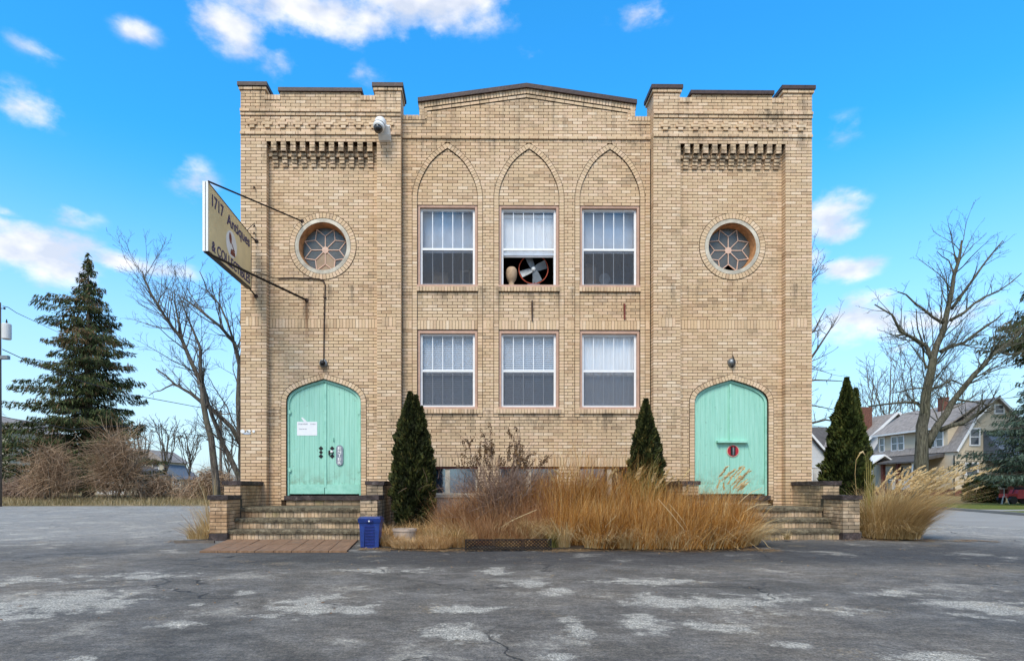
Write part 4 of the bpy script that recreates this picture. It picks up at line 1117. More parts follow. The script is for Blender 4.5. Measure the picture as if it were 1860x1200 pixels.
# conduit and cable
pts = [W(x_, y_, YR - .02) for x_, y_ in ((588, 654), (588.5, 600), (590, 540), (590.5, 518), (588, 510), (580, 506.5), (560, 505.5), (530, 504.5), (505, 505))]
cd = thing('conduit', pts[0], 'thin dark conduit running down from the round window to the left door lamp', 'conduit')
m = MB(); m.tube(pts, .013, 7); m.build('pipe', 'rusty_iron', cd)
cab = [pts[-1], W(495, 503.5, YR - .02), W(484, 499, -.02), W(472, 496, -.03), W(463, 494, -.05), Vector((XS - .02, f_ - .02, 5.28))]
m = MB(); m.tube(cab, .007, 5); m.build('cable', 'black_iron', cd)
for q in (pts[2], pts[6]):
    m = MB(); m.box(q.x - .03, q.x + .03, YR - .04, YR, q.z - .012, q.z + .012); m.build('clip', 'rusty_iron', cd)
# lamps above the doors
q = W(588, 660, YR)
l1 = thing('wall_lamp', (q.x, q.y, q.z), 'dark round wall lamp above the left door', 'lamp', 'lamps above the doors')
m = MB(); m.lathe((q.x, YR - .05, q.z), [(.05, -.02), (.085, .0), (.09, .05)], 16, axis=Vector((0, 1, 0))); m.build('base', 'grey_metal', l1)
m = MB(); m.lathe((q.x, YR - .14, q.z + .015), [(.02, 0), (.05, .02), (.06, .06), (.04, .09)], 14, axis=Vector((0, 1, -.5))); m.build('socket', 'black_iron', l1, smooth=True)
m = MB(); m.tube([(q.x, YR - .03, q.z + .09), (q.x + .02, YR - .1, q.z + .06), (q.x - .02, YR - .12, q.z - .03)], .01, 5); m.build('wire', 'black_iron', l1)
q = W(1328, 658, YR)
l2 = thing('wall_lamp', (q.x, q.y, q.z), 'grey domed wall lamp with curved arm above the right door', 'lamp', 'lamps above the doors')
m = MB(); m.lathe((q.x, YR - .10, q.z), [(.012, 0), (.05, .012), (.082, .045), (.088, .08), (.088, .10)], 18, axis=Vector((0, 1, 0))); m.build('dome', 'grey_metal', l2, smooth=True)
m = MB(); m.tube([(q.x + .02, YR - .02, q.z + .15), (q.x + .01, YR - .09, q.z + .10), (q.x + .02, YR - .12, q.z + .02), (q.x + .02, YR - .12, q.z - .09)], .011, 6); m.build('arm', 'black_iron', l2)
m = MB(); m.lathe((q.x + .015, YR - .03, q.z - .10), [(.01, -.02), (.03, 0), (.03, .03), (.015, .05)], 10); m.build('lamp_socket', 'black_iron', l2)
# security camera
q = W(697.5, 250, 0); ax_ = Vector((-.22, -.45, -1))
scm = thing('security_camera', (q.x, q.y, q.z), 'white dome security camera on the inner corner of the left tower', 'camera')
cN = Vector((q.x - .02, -.25, q.z + .20)); ax_.normalize()
m = MB(); m.lathe(cN, [(.05, -.01), (.105, .0), (.122, .03), (.122, .14)], 24, axis=ax_); m.build('housing', 'white_metal', scm, smooth=False)
m = MB(); m.lathe(cN, [(.124, .140), (.124, .153)], 24, axis=ax_); m.build('seam', 'black_iron', scm)
m = MB(); m.lathe(cN, [(.122, .154), (.120, .21), (.10, .23)], 24, axis=ax_); m.build('collar', 'white_metal', scm)
m = MB(); m.lathe(cN, [(.095, .232), (.09, .265), (.07, .30), (.035, .32), (.001, .325)], 20, axis=ax_); m.build('dome', 'dark_dome', scm, smooth=True)
m = MB(); m.prism([(-.24, q.z + .1), (-.18, q.z + .16), (.0, q.z + .06), (.0, q.z - .10), (-.08, q.z - .10), (-.16, q.z - .03)], q.x - .10, q.x + .15, axis='X'); m.build('bracket', 'white_metal', scm)
# tile plaques near the left corner
q = W(441, 784, 0)
pq = thing('tile_plaque', (q.x, 0, q.z), 'row of small white enamel plaques low on the left corner pier', 'plaque')
for (u, v, w_, h_) in ((441, 783, 8, 7), (449.5, 784, 5, 4), (452, 782.5, 8, 5), (461, 783, 5, 5), (449, 787, 14, 3)):
    p = W(u, v, 0); m = MB(); m.prism(ell(p.x + w_ * S0 / 2 * 0, p.z, w_ * S0 / 2, h_ * S0 / 2, 0, 10), -.014, -.004); m.build('plate', 'white_metal' if v < 786 else 'pale_drape', pq)

# ------------------------------------------------------------------ entrance steps
def steps(xl, xr, side, label, left_cheek=True):
    """xl..xr: clear width between the cheek walls"""
    st = thing('entrance_steps', ((xl + xr) / 2, -.9, 0), label, 'steps', 'entrance steps')
    wl_ = Wall(); cr = MB(); r_ = .195
    ys_ = (-1.70, -1.41, -1.13)
    for i, yy in enumerate(ys_):
        z1 = (i + 1) * r_
        m = MB()
        n = 10; xs_ = np.linspace(xl + .003, xr - .003, n + 1)
        for k in range(n):
            dz = rnd.uniform(-.004, .004); dy = rnd.uniform(-.006, .006)
            a, b = xs_[k], xs_[k + 1]
            yb_ = (ys_[i + 1] + .02) if i < 2 else .14
            pr_ = [(yy - .028 + dy, z1 - .075), (yy - .036 + dy, z1 - .035), (yy - .028 + dy, z1 - .006 + dz), (yy - .01, z1 + dz * .6), (yb_, z1), (yb_, z1 - .075)]
            m.prism(pr_, a, b, axis='X')
        m.build('tread', 'tread_stone', st)
        wl_.row(xl, xr, i * r_ + .004, z1 - .077, yy + .004, .1, .068)
        cr.box(xl, xr, yy + .012, .13, i * r_, z1 - .078)
    # the cheeks: low front pier, higher rear wall
    for (a, b, inner) in ((xl - .31, xl, 1), (xr, xr + .31, -1)):
        for (y0_, y1_, k1, ov) in ((-1.80, -1.17, 11, .035), (-1.165, -.012, 15, .035)):
            z_top = k1 * CH
            k = 0
            for k in range(0, k1):
                o = (PITCH / 2 if k % 2 else 0)
                z0_, z1_ = k * CH + .005, k * CH + .005 + BH
                if y0_ < -1.5 or k >= 11:
                    cuts = [a, a + .098 + JT, b] if k % 2 else [a, a + BL + JT, b]
                    for c0, c1 in ((cuts[0], cuts[1] - JT), (cuts[1], cuts[2])):
                        wl_.add(c0, c1, z0_, z1_, y0_, .1, abs(c1 - c0 - BL) < .002)
                # both long faces
                yy = y0_ + .104 + (JT if True else 0) - (0 if k % 2 else .0)
                p = yy if k % 2 else yy
                first = True
                while p < y1_ - .02:
                    L = BL if not (first and k % 2) else .098; first = False
                    q = min(p + L, y1_)
                    tt = rnd.random()
                    for (f0, f1) in ((a, a + .03), (b - .03, b)):
                        j = rnd.uniform(-.002, .002)
                        wl_.mb.box(f0 + (j if f0 == a else 0), f1 + (j if f1 == b else 0), p, q, z0_, z1_, tt)
                    p = q + JT
            cr.box(a + .007, b - .007, y0_ + .007, y1_, 0, z_top)
            m = MB(); zc = z_top + .004; n = 6; yy_ = np.linspace(y0_ - ov, y1_ if y1_ > -1 else y1_ + .0, n + 1)
            xsn = np.linspace(a - ov, b + ov, 7)
            # rough hewn cap
            top_ = [[zc + .078 + rnd.uniform(-.006, .006) for _ in range(7)] for _ in range(n + 1)]
            bx = len(m.v)
            for jy in range(n + 1):
                for jx in range(7):
                    ex_ = rnd.uniform(-.006, .006) if jx in (0, 6) else 0; ey_ = rnd.uniform(-.008, .008) if jy == 0 else 0
                    m.v.append((xsn[jx] + ex_, yy_[jy] + ey_, top_[jy][jx])); 
            nb_ = len(m.v)
            for jy in range(n + 1):
                for jx in range(7): m.v.append((xsn[jx] + (.008 if jx == 0 else -.008 if jx == 6 else 0), yy_[jy] + (.008 if jy == 0 else 0), zc))
            for jy in range(n):
                for jx in range(6):
                    i0 = bx + jy * 7 + jx; m.f.append((i0, i0 + 1, i0 + 8, i0 + 7)); m.t.append(.5)
                    i1 = nb_ + jy * 7 + jx; m.f.append((i1, i1 + 7, i1 + 8, i1 + 1)); m.t.append(.5)
                for jx, fl in ((0, 0), (6, 1)):
                    i0, i1 = bx + jy * 7 + jx, nb_ + jy * 7 + jx
                    m.f.append((i0, i0 + 7, i1 + 7, i1) if not fl else (i0, i1, i1 + 7, i0 + 7)); m.t.append(.5)
            for jx in range(6):
                m.f.append((bx + jx, nb_ + jx, nb_ + jx + 1, bx + jx + 1)); m.t.append(.5)
                o_ = n * 7; m.f.append((bx + o_ + jx, bx + o_ + jx + 1, nb_ + o_ + jx + 1, nb_ + o_ + jx)); m.t.append(.5)
            m.build('coping', 'coping_stone', st)
    cr.build('cheek_wall', 'dark_mortar', st)
    m = MB()
    for (a, b) in ((xl - .31, xl), (xr, xr + .31)): m.box(a - .012, b + .012, -1.815, -1.16, -.02, .13)
    m.build('plinth', 'coping_stone', st)
    wl_.build(st, 290, 'old_brick')
    return st
SL = (-5.625, -3.185); SR = (3.27, 5.715)
steps(SL[0], SL[1], 0, 'left entrance steps with brick cheek walls below the mint door with notices')
steps(SR[0], SR[1], 1, 'right entrance steps with brick cheek walls half hidden by tall dry grass')

# plank walkway
c4 = [D(362, 1003, 9.03), D(630, 1003, 9.03), D(651, 981.5, 11.06), D(414, 980.5, 11.06)]
wk = thing('plank_walkway', (-4.3, -2.9, 0), 'worn brown board walkway lying on the asphalt before the left steps', 'walkway')
n = 8
for i in range(n):
    u0, u1 = (i + .02) / n, (i + .98) / n
    for (v0, v1) in ((0, .485), (.5, 1)):
        def at(u, v):
            p = c4[0].lerp(c4[1], u).lerp(c4[3].lerp(c4[2], u), v); return (p.x, p.y)
        m = MB(); h_ = .028 + rnd.uniform(-.003, .003); q = [at(u0, v0), at(u1, v0), at(u1, v1), at(u0, v1)]
        m.prism(q, .002, h_, axis='Z'); m.build('plank', 'walkway_board', wk)

# blue crate bin
q = D(671, 996, 9.65); bx, by = q.x, q.y + .14
bn = thing('recycling_bin', (bx, by, 0), 'blue ribbed plastic bin beside the left steps', 'bin')
def frus(m, cx, cy, w0, d0, w1, d1, z0, z1, t=.5):
    b = len(m.v)
    for (w, d, z) in ((w0, d0, z0), (w1, d1, z1)):
        m.v += [(cx - w, cy - d, z), (cx + w, cy - d, z), (cx + w, cy + d, z), (cx - w, cy + d, z)]
    for f in ((0, 1, 5, 4), (1, 2, 6, 5), (2, 3, 7, 6), (3, 0, 4, 7), (4, 5, 6, 7), (3, 2, 1, 0)): m.f.append(tuple(b + i for i in f)); m.t.append(t)
m = MB(); frus(m, bx, by, .135, .11, .165, .14, 0.0, .41); m.build('body', 'blue_plastic', bn)
m = MB(); frus(m, bx, by, .178, .15, .186, .158, .412, .475); frus(m, bx - .0, by, .17, .145, .165, .14, .476, .50); m.build('lid', 'blue_plastic', bn)
for i in range(7):
    zz = .05 + i * .048; w = .075; yy = by - (.11 + .03 * zz / .41)
    m = MB(); m.box(bx - w, bx + w, yy - .012, yy + .003, zz, zz + .022); m.build('rib', 'dark_blue_plastic', bn)
for s_ in (-1, 1):
    m = MB(); frus(m, bx + s_ * .115, by - .125, .03, .012, .035, .012, .02, .40); m.build('corner_post', 'blue_plastic', bn)
m = MB(); m.box(bx - .055, bx + .055, by - .172, by - .158, .42, .455); m.build('handle', 'dark_blue_plastic', bn)
m = MB(); m.lathe((bx, by - .18, .438), [(.001, 0), (.013, 0), (.013, .01)], 10, axis=Vector((0, 1, 0))); m.build('button', 'white_metal', bn)

# planter ring in the grass
q = D(732.5, 992, 10.0)
pt = thing('plant_pot', (q.x, q.y + .2, 0), 'low round off-white planter sunk in the dry grass', 'planter')
m = MB(); m.lathe((q.x, q.y + .2, 0), [(.17, 0), (.195, .24), (.205, .24), (.207, .28), (.19, .28), (.185, .23), (.001, .23)], 30); m.build('pot', 'pot_white', pt)
m = MB(); m.lathe((q.x, q.y + .2, .231), [(.001, 0), (.18, 0), (.1, .02), (.001, .03)], 16); m.build('earth', 'soil', pt)

# lattice edging
xl_, xr_ = D(845, 1000, 9.25).x, D(1003, 1000, 9.25).x; ye = 9.2 - DC
lf = thing('garden_edging', ((xl_ + xr_) / 2, ye, 0), 'low black diamond lattice edging along the planting bed', 'edging')
nP = 3; wP = (xr_ - xl_) / nP
for i in range(nP):
    a = xl_ + i * wP; b = a + wP - .01; yy = ye + .02 * i; m = MB(); H = .185
    m.box(a, b, yy, yy + .012, 0, .018); m.box(a, b, yy, yy + .012, H - .018, H); m.box(a, a + .014, yy - .001, yy + .013, 0, H); m.box(b - .014, b, yy - .001, yy + .013, 0, H)
    s_ = .055; k = -8
    while a + k * s_ < b:
        for d in (1, -1):
            xs0 = a + k * s_; xs1 = xs0 + H * 1.0
            p, q = (xs0, 0.01), (xs1, H - .01)
            if d < 0: p, q = (xs1, 0.01), (xs0, H - .01)
            # clip to panel
            def cl(p, q):
                (x0_, z0_), (x1_, z1_) = p, q; t0, t1 = 0, 1; dx = x1_ - x0_
                for lim, sgn in ((a + .005, 1), (b - .005, -1)):
                    f0 = (x0_ - lim) * sgn; f1 = (x1_ - lim) * sgn
                    if f0 < 0 and f1 < 0: return None
                    if f0 < 0: t0 = max(t0, f0 / (f0 - f1))
                    if f1 < 0: t1 = min(t1, f0 / (f0 - f1))
                if t1 - t0 < .05: return None
                return (x0_ + dx * t0, z0_ + (z1_ - z0_) * t0), (x0_ + dx * t1, z0_ + (z1_ - z0_) * t1)
            r = cl(p, q)
            if r:
                (u0, v0), (u1, v1) = r; m.tube([(u0, yy + .006 + .003 * d, v0), (u1, yy + .006 + .003 * d, v1)], .0065, 4)
        k += 1
    m.build('lattice_panel', 'black_iron', lf)

# small white cup at the bed edge
q = D(1275, 997, 9.6); t_ = thing('paper_cup', (q.x, q.y, 0), 'small white crumpled cup at the foot of the tall grass', 'litter')
m = MB(); m.lathe((q.x, q.y, .0), [(.028, 0), (.04, .10), (.036, .10), (.02, .02)], 12, axis=Vector((.25, 0, 1))); m.build('cup', 'white_metal', t_)

# ------------------------------------------------------------------ vegetation helpers
rg = np.random.default_rng(11)
def ribbons(base, dirv, H, lean, width, nseg=4, droop=None, up=None, wob=0.0):
    """curved tapering blades; all arguments arrays over blades. returns verts, quads"""
    n = len(base); T = np.linspace(0, 1, nseg + 1)
    d = np.stack([np.cos(dirv), np.sin(dirv), np.zeros(n)], 1)
    sd_ = np.stack([-np.sin(dirv + rg.uniform(-1.4, 1.4, n)), np.cos(dirv), np.zeros(n)], 1)
    sd_ /= np.linalg.norm(sd_, axis=1)[:, None] + 1e-9
    dr = droop if droop is not None else np.zeros(n)
    V = np.zeros((n, nseg + 1, 2, 3), dtype=np.float32)
    wx = rg.uniform(-1, 1, (n, 3)) * wob
    for k, t_ in enumerate(T):
        z = H * (t_ - dr * t_ ** 3)
        p = base + d * (H * lean * t_ ** 1.8)[:, None] + wx * (H * math.sin(t_ * 3.0))[:, None] if wob else base + d * (H * lean * t_ ** 1.8)[:, None]
        p = p.copy(); p[:, 2] = np.maximum(base[:, 2] + z, .015)
        w = (width * (1 - .85 * t_))[:, None] * sd_
        V[:, k, 0] = p - w; V[:, k, 1] = p + w
    idx = np.arange(n)[:, None] * ((nseg + 1) * 2)
    q = []
    for k in range(nseg):
        q.append(np.concatenate([idx + 2 * k, idx + 2 * k + 1, idx + 2 * k + 3, idx + 2 * k + 2], 1))
    Q = np.stack(q, 1).reshape(-1, 4)
    return V.reshape(-1, 3), Q
class NB:
    def __init__(s): s.V, s.Q, s.T, s.n = [], [], [], 0
    def add(s, V, Q, T): s.V.append(V); s.Q.append(Q + s.n); s.T.append(T); s.n += len(V)
    def build(s, name, mat, parent=None, **props):
        V = np.concatenate(s.V)
        if parent is not None: V = V - np.array(ORG[parent.name])
        me = mesh_np(name, V, np.concatenate(s.Q), np.concatenate(s.T)); return link(name, me, mat, parent, **props)
def clump(nb, cx, cy, n, rad, h0, h1, lean=(.1, .7), width=.004, bias=None, droop=(.0, .35), tmean=.5, tsd=.22, z0=.03, ry=None, wob=.03):
    r = rad * np.sqrt(rg.random(n)); a = rg.random(n) * 2 * np.pi
    base = np.stack([cx + r * np.cos(a), cy + r * np.sin(a) * (1 if ry is None else ry / rad), np.full(n, z0)], 1)
    dv = a + rg.normal(0, .7, n)
    ln = rg.uniform(lean[0], lean[1], n) * (.4 + .6 * r / rad)
    if bias is not None:
        bx_, by_ = bias; vx = np.cos(dv) * ln + bx_; vy = np.sin(dv) * ln + by_; dv = np.arctan2(vy, vx); ln = np.hypot(vx, vy)
    H = rg.uniform(h0, h1, n) ; H *= (1 - .25 * (r / rad) ** 2)
    V, Q = ribbons(base, dv, H, ln, np.full(n, width) * rg.uniform(.6, 1.4, n), 4, rg.uniform(droop[0], droop[1], n), wob=wob)
    T = np.repeat(np.clip(rg.normal(tmean, tsd, n), 0, 1), 4); nb.add(V, Q, T)
    return base, dv, ln, H
def tips(base, dv, ln, H, dr):
    d = np.stack([np.cos(dv), np.sin(dv), np.zeros(len(dv))], 1)
    p = base + d * (H * ln)[:, None]; p[:, 2] = base[:, 2] + H * (1 - dr); return p
def cards(P, A, B, T):
    """diamond leaves: centre P, half axes A, B"""
    V = np.stack([P - A, P - B, P + A, P + B], 1).reshape(-1, 3)
    Q = np.arange(len(P) * 4).reshape(-1, 4); return V, Q, T
def plumes(nb, base, dvv, H, lean, L=.16, w=.014, seed_t=.8):
    n = len(base)
    V, Q = ribbons(base, dvv, H, lean, np.full(n, .003), 5, np.full(n, .12)); nb.add(V, Q, np.repeat(rg.uniform(.4, .8, n), 5))
    d = np.stack([np.cos(dvv), np.sin(dvv), np.zeros(n)], 1)
    for k in range(14):
        f = .80 + .20 * k / 14
        c = base + d * (H * lean * f ** 1.8)[:, None]; c[:, 2] = base[:, 2] + H * (f - .12 * f ** 3)
        for _ in range(3):
            A = rg.normal(0, .012, (n, 3)) + d * .03 + np.array([0, 0, .022]); B = rg.normal(0, .006, (n, 3))
            nb.add(*cards(c + rg.normal(0, .006, (n, 3)), A, B, np.clip(rg.normal(seed_t, .12, n), 0, 1)))

# ---- orange grass mass in the bed
nb = NB()
for (px_, d_, hz_, n_, rad_) in [(1000, 11.0, 1.50, 900, .42), (1045, 11.2, 1.72, 1200, .42), (1085, 11.3, 1.62, 1100, .40), (1125, 11.2, 1.45, 1100, .45), (1165, 11.0, 1.30, 1000, .45),
                                 (1210, 10.9, 1.20, 1100, .45), (1255, 10.7, 1.16, 1200, .45), (1300, 10.6, 1.12, 1300, .42), (1335, 10.5, 1.0, 900, .32),
                                 (1090, 10.1, 1.05, 1000, .40), (1150, 10.0, .98, 1100, .42), (1205, 9.95, .95, 1100, .42), (1260, 9.85, .92, 1300, .42), (1315, 9.9, .85, 1100, .36), (1030, 10.2, 1.0, 800, .35),
                                 (960, 11.4, 1.3, 1100, .45), (1000, 11.8, 1.45, 900, .5), (900, 11.7, 1.2, 900, .5), (1100, 9.6, .72, 700, .3), (1170, 9.55, .70, 800, .32), (1240, 9.5, .70, 900, .34), (1305, 9.6, .66, 800, .3), (1150, 11.9, 1.35, 700, .5), (1250, 11.9, 1.2, 600, .5), (850, 11.8, .95, 600, .4)]:
    p = D(px_, 900, d_); tm = rg.uniform(.3, .58); hz_ *= 1.17 * rg.uniform(.88, 1.1) * (1.1 if 1030 < px_ < 1130 and d_ > 10.8 else (.94 if px_ > 1180 else 1))
    clump(nb, p.x, p.y, n_, rad_, hz_ * .35, hz_ * .98, (.1, .75), .0040, bias=(.10, -.04), droop=(0, .45), tmean=tm, tsd=.27, wob=.15)
    clump(nb, p.x, p.y - .05, n_ // 4, rad_ * 1.25, hz_ * .25, hz_ * .75, (.4, 1.3), .0036, droop=(.1, .7), tmean=.62, tsd=.28, wob=.25)
    clump(nb, p.x, p.y, n_ // 9, rad_, hz_ * .7, hz_ * 1.13, (.05, .5), .0032, bias=(.08, 0), droop=(0, .2), tmean=.78, tsd=.2, wob=.10)
nb.build('tall_orange_grass', 'orange_grass', kind='stuff', label='dense mass of tall orange dry grass in the planting bed')
# looser pale stalks and drooping tufts in front
nb = NB()
for (px_, d_, n_, rad_, h0, h1, bias) in [(1130, 9.45, 160, .16, .35, .75, (-.1, -.5)), (1085, 9.5, 260, .2, .2, .5, (.1, -.6)), (1160, 9.3, 60, .2, .2, .45, (.3, -.6)), (1360, 9.9, 200, .15, .4, .9, (.9, -.1)), (930, 10.4, 300, .25, .5, .85, (.1, -.4)), (1060, 10.2, 200, .3, .6, 1.0, (.3, -.3)), (1200, 9.4, 80, .2, .3, .7, (.2, -.5)), (1290, 9.35, 110, .25, .4, .85, (.6, -.5)), (1335, 9.6, 170, .2, .4, .9, (.8, -.2)), (1020, 9.6, 220, .14, .4, .8, (-.4, -.4)), (960, 10.1, 380, .16, .6, .95, (.35, -.3)), (1240, 9.3, 60, .3, .3, .6, (.2, -.8))]:
    p = D(px_, 900, d_); clump(nb, p.x, p.y, n_, rad_, h0, h1, (.3, 1.1), .0042, bias=bias, droop=(.3, .75), tmean=.75, tsd=.18)
nb.build('drooping_straw', 'straw_grass', kind='stuff', label='pale drooping straw along the front of the bed')
nb = NB()
for (px_, d_, n_, rad_, h0, h1) in [(712, 9.9, 900, .22, .12, .30), (745, 9.6, 1300, .30, .10, .24), (790, 9.5, 1000, .25, .12, .30), (800, 9.9, 1300, .32, .18, .42), (835, 9.7, 900, .22, .12, .38), (760, 10.6, 1300, .38, .25, .52), (820, 10.8, 1300, .38, .35, .72), (700, 10.7, 700, .2, .2, .45), (850, 10.3, 1100, .34, .25, .60), (930, 9.95, 900, .4, .10, .34), (1000, 9.8, 500, .3, .1, .3), (880, 11.0, 900, .4, .4, .8), (960, 10.7, 700, .4, .3, .7)]:
    p = D(px_, 900, d_); clump(nb, p.x, p.y, n_, rad_, h0, h1, (.3, 1.3), .0034, droop=(.1, .6), tmean=rg.uniform(.42, .72), tsd=.25, wob=.10)
p = D(1330, 987, 10.6)
nb.build('low_dry_grass', 'blond_grass', kind='stuff', label='low blond dry grass around the planter')
nb = NB()
for (px_, d_, n_, rad_, h0, h1) in [(830, 11.0, 800, .3, .5, 1.0), (870, 11.3, 900, .36, .8, 1.45), (920, 11.3, 900, .36, .8, 1.5), (965, 11.2, 900, .36, .8, 1.5), (835, 11.2, 700, .3, .5, .95), (860, 10.9, 900, .34, .6, 1.15), (900, 10.6, 900, .34, .5, 1.15), (940, 10.7, 900, .34, .6, 1.2), (975, 10.5, 900, .32, .6, 1.15), (880, 10.1, 600, .3, .3, .75), (950, 10.1, 600, .3, .3, .8)]:
    p = D(px_, 900, d_); clump(nb, p.x, p.y, n_, rad_, h0, h1, (.1, .9), .0034, droop=(0, .35), tmean=rg.uniform(.35, .6), tsd=.25, wob=.20)
nb.build('rusty_stems', 'pink_litter', kind='stuff', label='tangle of rusty stems and leaves around the shrub')
nb = NB()
for (px_, d_, n_, rad_) in [(790, 10.1, 220, .2), (830, 9.9, 260, .14), (1005, 9.55, 260, .08), (770, 10.9, 260, .3), (1340, 10.2, 200, .2)]:
    p = D(px_, 900, d_); clump(nb, p.x, p.y, n_, rad_, .12, .42, (.2, .8), .004, droop=(.1, .5), tmean=.25, tsd=.15)
nb.build('green_weeds', 'green_straw_grass', kind='stuff', label='green weeds showing through the dry grass')
# long bent stalks lying over the grass
m = MB()
for (xa_, ya_, xb_, yb_, d_) in [(1195, 905, 1278, 1008, 9.35), (1216, 915, 1262, 985, 9.4), (1310, 960, 1378, 996, 9.5), (1330, 935, 1366, 990, 9.6), (1225, 1000, 1242, 960, 9.3), (1020, 985, 1000, 940, 9.4), (1085, 980, 1120, 935, 9.5), (1145, 990, 1120, 955, 9.4), (1290, 965, 1345, 1002, 9.35), (905, 960, 975, 925, 9.9), (1375, 975, 1400, 1000, 9.7), (1350, 930, 1400, 915, 9.9), (1340, 915, 1385, 885, 10), (1060, 800, 1050, 860, 11), (1015, 812, 1025, 860, 10.9)]:
    a_, b_ = D(xa_, ya_, d_ + .1), D(xb_, yb_, d_ - .1); mid_ = a_.lerp(b_, .5) + Vector((rnd.uniform(-.02, .02), 0, rnd.uniform(.02, .06)))
    m.tube([a_, a_.lerp(mid_, .6) + Vector((0, 0, .01)), mid_, mid_.lerp(b_, .5), Vector((b_.x, b_.y, max(b_.z, .01)))], [.003, .005, .0055, .005, .004], 5, rnd.uniform(.75, 1))
m.build('bent_stalks', 'straw_grass', kind='stuff', label='long pale stalks bent over the front of the orange grass')
# reeds before the right arborvitae
p = D(1172, 900, 11.2); t_ = thing('reed_clump', (p.x, p.y, 0), 'upright yellow-green reeds before the right dark arborvitae', 'grass clump')
nb = NB(); clump(nb, p.x, p.y, 150, .22, 1.0, 1.72, (.05, .3), .006, droop=(0, .12), tmean=.5, tsd=.25, wob=.01); nb.build('blades', 'green_straw_grass', t_, kind='stuff')
# seed stalks crossing the right door
nb = NB(); n = 16
P0 = D(1265, 900, 10.9); P1 = D(1335, 900, 10.7)
base = np.array([list(P0.lerp(P1, rg.random())) for _ in range(n)]); base[:, 2] = .2; base[:, 1] += rg.uniform(-.3, .3, n)
plumes(nb, base, rg.normal(.1, .5, n), rg.uniform(.95, 1.35, n), rg.uniform(.3, .6, n))
base = np.array([list(D(float(x_), 900, 11)) for x_ in rg.uniform(1010, 1240, 22)]); base[:, 2] = .2
plumes(nb, base, rg.normal(0, 1.2, 22), rg.uniform(.9, 1.35, 22), rg.uniform(.05, .4, 22))
nb.build('seed_stalks', 'straw_grass', kind='stuff', label='feathery seed stalks rising above the orange grass')
# big straw clump right of the right steps
p = D(1615, 900, 11.4); t_ = thing('pampas_clump', (p.x, p.y, 0), 'big straw coloured grass clump leaning right beside the right steps', 'grass clump')
nb = NB()
clump(nb, p.x + .03, p.y, 5600, .46, .5, 1.45, (.2, 1.0), .0042, bias=(.36, -.1), droop=(.05, .5), tmean=.6, tsd=.22)
clump(nb, p.x - .05, p.y - .1, 700, .52, .12, .42, (.4, 1.5), .004, bias=(.1, -.2), droop=(.2, .7), tmean=.6, tsd=.25, wob=.12)
clump(nb, p.x - .05, p.y - .1, 900, .38, .35, .8, (.5, 1.3), .0042, bias=(.1, -.3), droop=(.35, .8), tmean=.6, tsd=.25)
clump(nb, p.x + .1, p.y, 500, .3, .4, .9, (.2, .8), .004, bias=(.2, -.1), droop=(.05, .4), tmean=.15, tsd=.15)
nb.build('blades', 'straw_grass', t_, kind='stuff')
nb = NB(); n = 85
base = np.array([p.x, p.y, .1]) + rg.normal(0, .18, (n, 3)) * np.array([1, 1, 0]); plumes(nb, base, rg.normal(.0, .5, n), rg.uniform(.95, 1.5, n), rg.uniform(.3, 1.1, n))
nb.build('plumes', 'straw_grass', t_, kind='stuff')
nb = NB(); q = D(1579, 900, 11.5); clump(nb, q.x, q.y, 26, .07, 1.45, 1.95, (.0, .08), .008, droop=(0, .03), tmean=.45, wob=.0); nb.build('canes', 'green_straw_grass', t_, kind='stuff')
q = D(1556, 900, 12.1); t_ = thing('lone_reed', (q.x, q.y, 0), 'single bent reed with a pale tip before the far right arborvitae', 'reed')
m = MB(); m.tube([D(1558, 975, 12.1), D(1556, 900, 12.1), D(1553, 860, 12.1), D(1555, 835, 12.1), D(1563, 822, 12.1)], [.006, .005, .004, .004, .012], 5, .7); m.build('stalk', 'straw_grass', t_)
m = MB(); m.tube([D(1561, 823, 12.1), D(1567, 820, 12.1), D(1571, 826, 12.1)], [.014, .02, .003], 5, .9); m.build('seed_head', 'straw_grass', t_)
# left clump by the left pier
p = D(366, 975, 11.2); t_ = thing('verge_grass_clump', (p.x, p.y, 0), 'ragged straw grass clump left of the left steps', 'grass clump')
nb = NB()
clump(nb, p.x - .02, p.y, 420, .22, .2, .55, (.3, 1.2), .004, bias=(-.1, -.1), droop=(.1, .6), tmean=.65)
clump(nb, p.x + .05, p.y + .25, 200, .16, .6, 1.05, (.1, .5), .004, bias=(-.28, 0), droop=(.05, .4), tmean=.5)
clump(nb, p.x + .05, p.y + .3, 30, .1, 1.1, 1.5, (.05, .3), .005, bias=(-.1, 0), droop=(.0, .1), tmean=.6)
nb.build('blades', 'straw_grass', t_, kind='stuff')
m = MB()
for _ in range(14):
    a = rnd.uniform(R(100), R(175)); L = rnd.uniform(.25, .65); b_ = Vector((p.x + .02, p.y, .02)); pts = [b_]
    for k in range(1, 4): pts.append(b_ + Vector((math.cos(a), rnd.uniform(-.1, .1), math.sin(a))) * (L * k / 3) + Vector((0, 0, .02 * rnd.uniform(-1, 1))))
    m.tube(pts, [.004, .003, .003, .002], 4, rnd.random())
m.build('twigs', 'shrub_twig', t_, kind='stuff')
m = MB(); q0, q1 = D(316, 987, 10.6), D(384, 988, 10.5); m.box(q0.x, q1.x, q0.y, q0.y + .05, 0, .045); m.build('timber', 'pole_wood', t_)
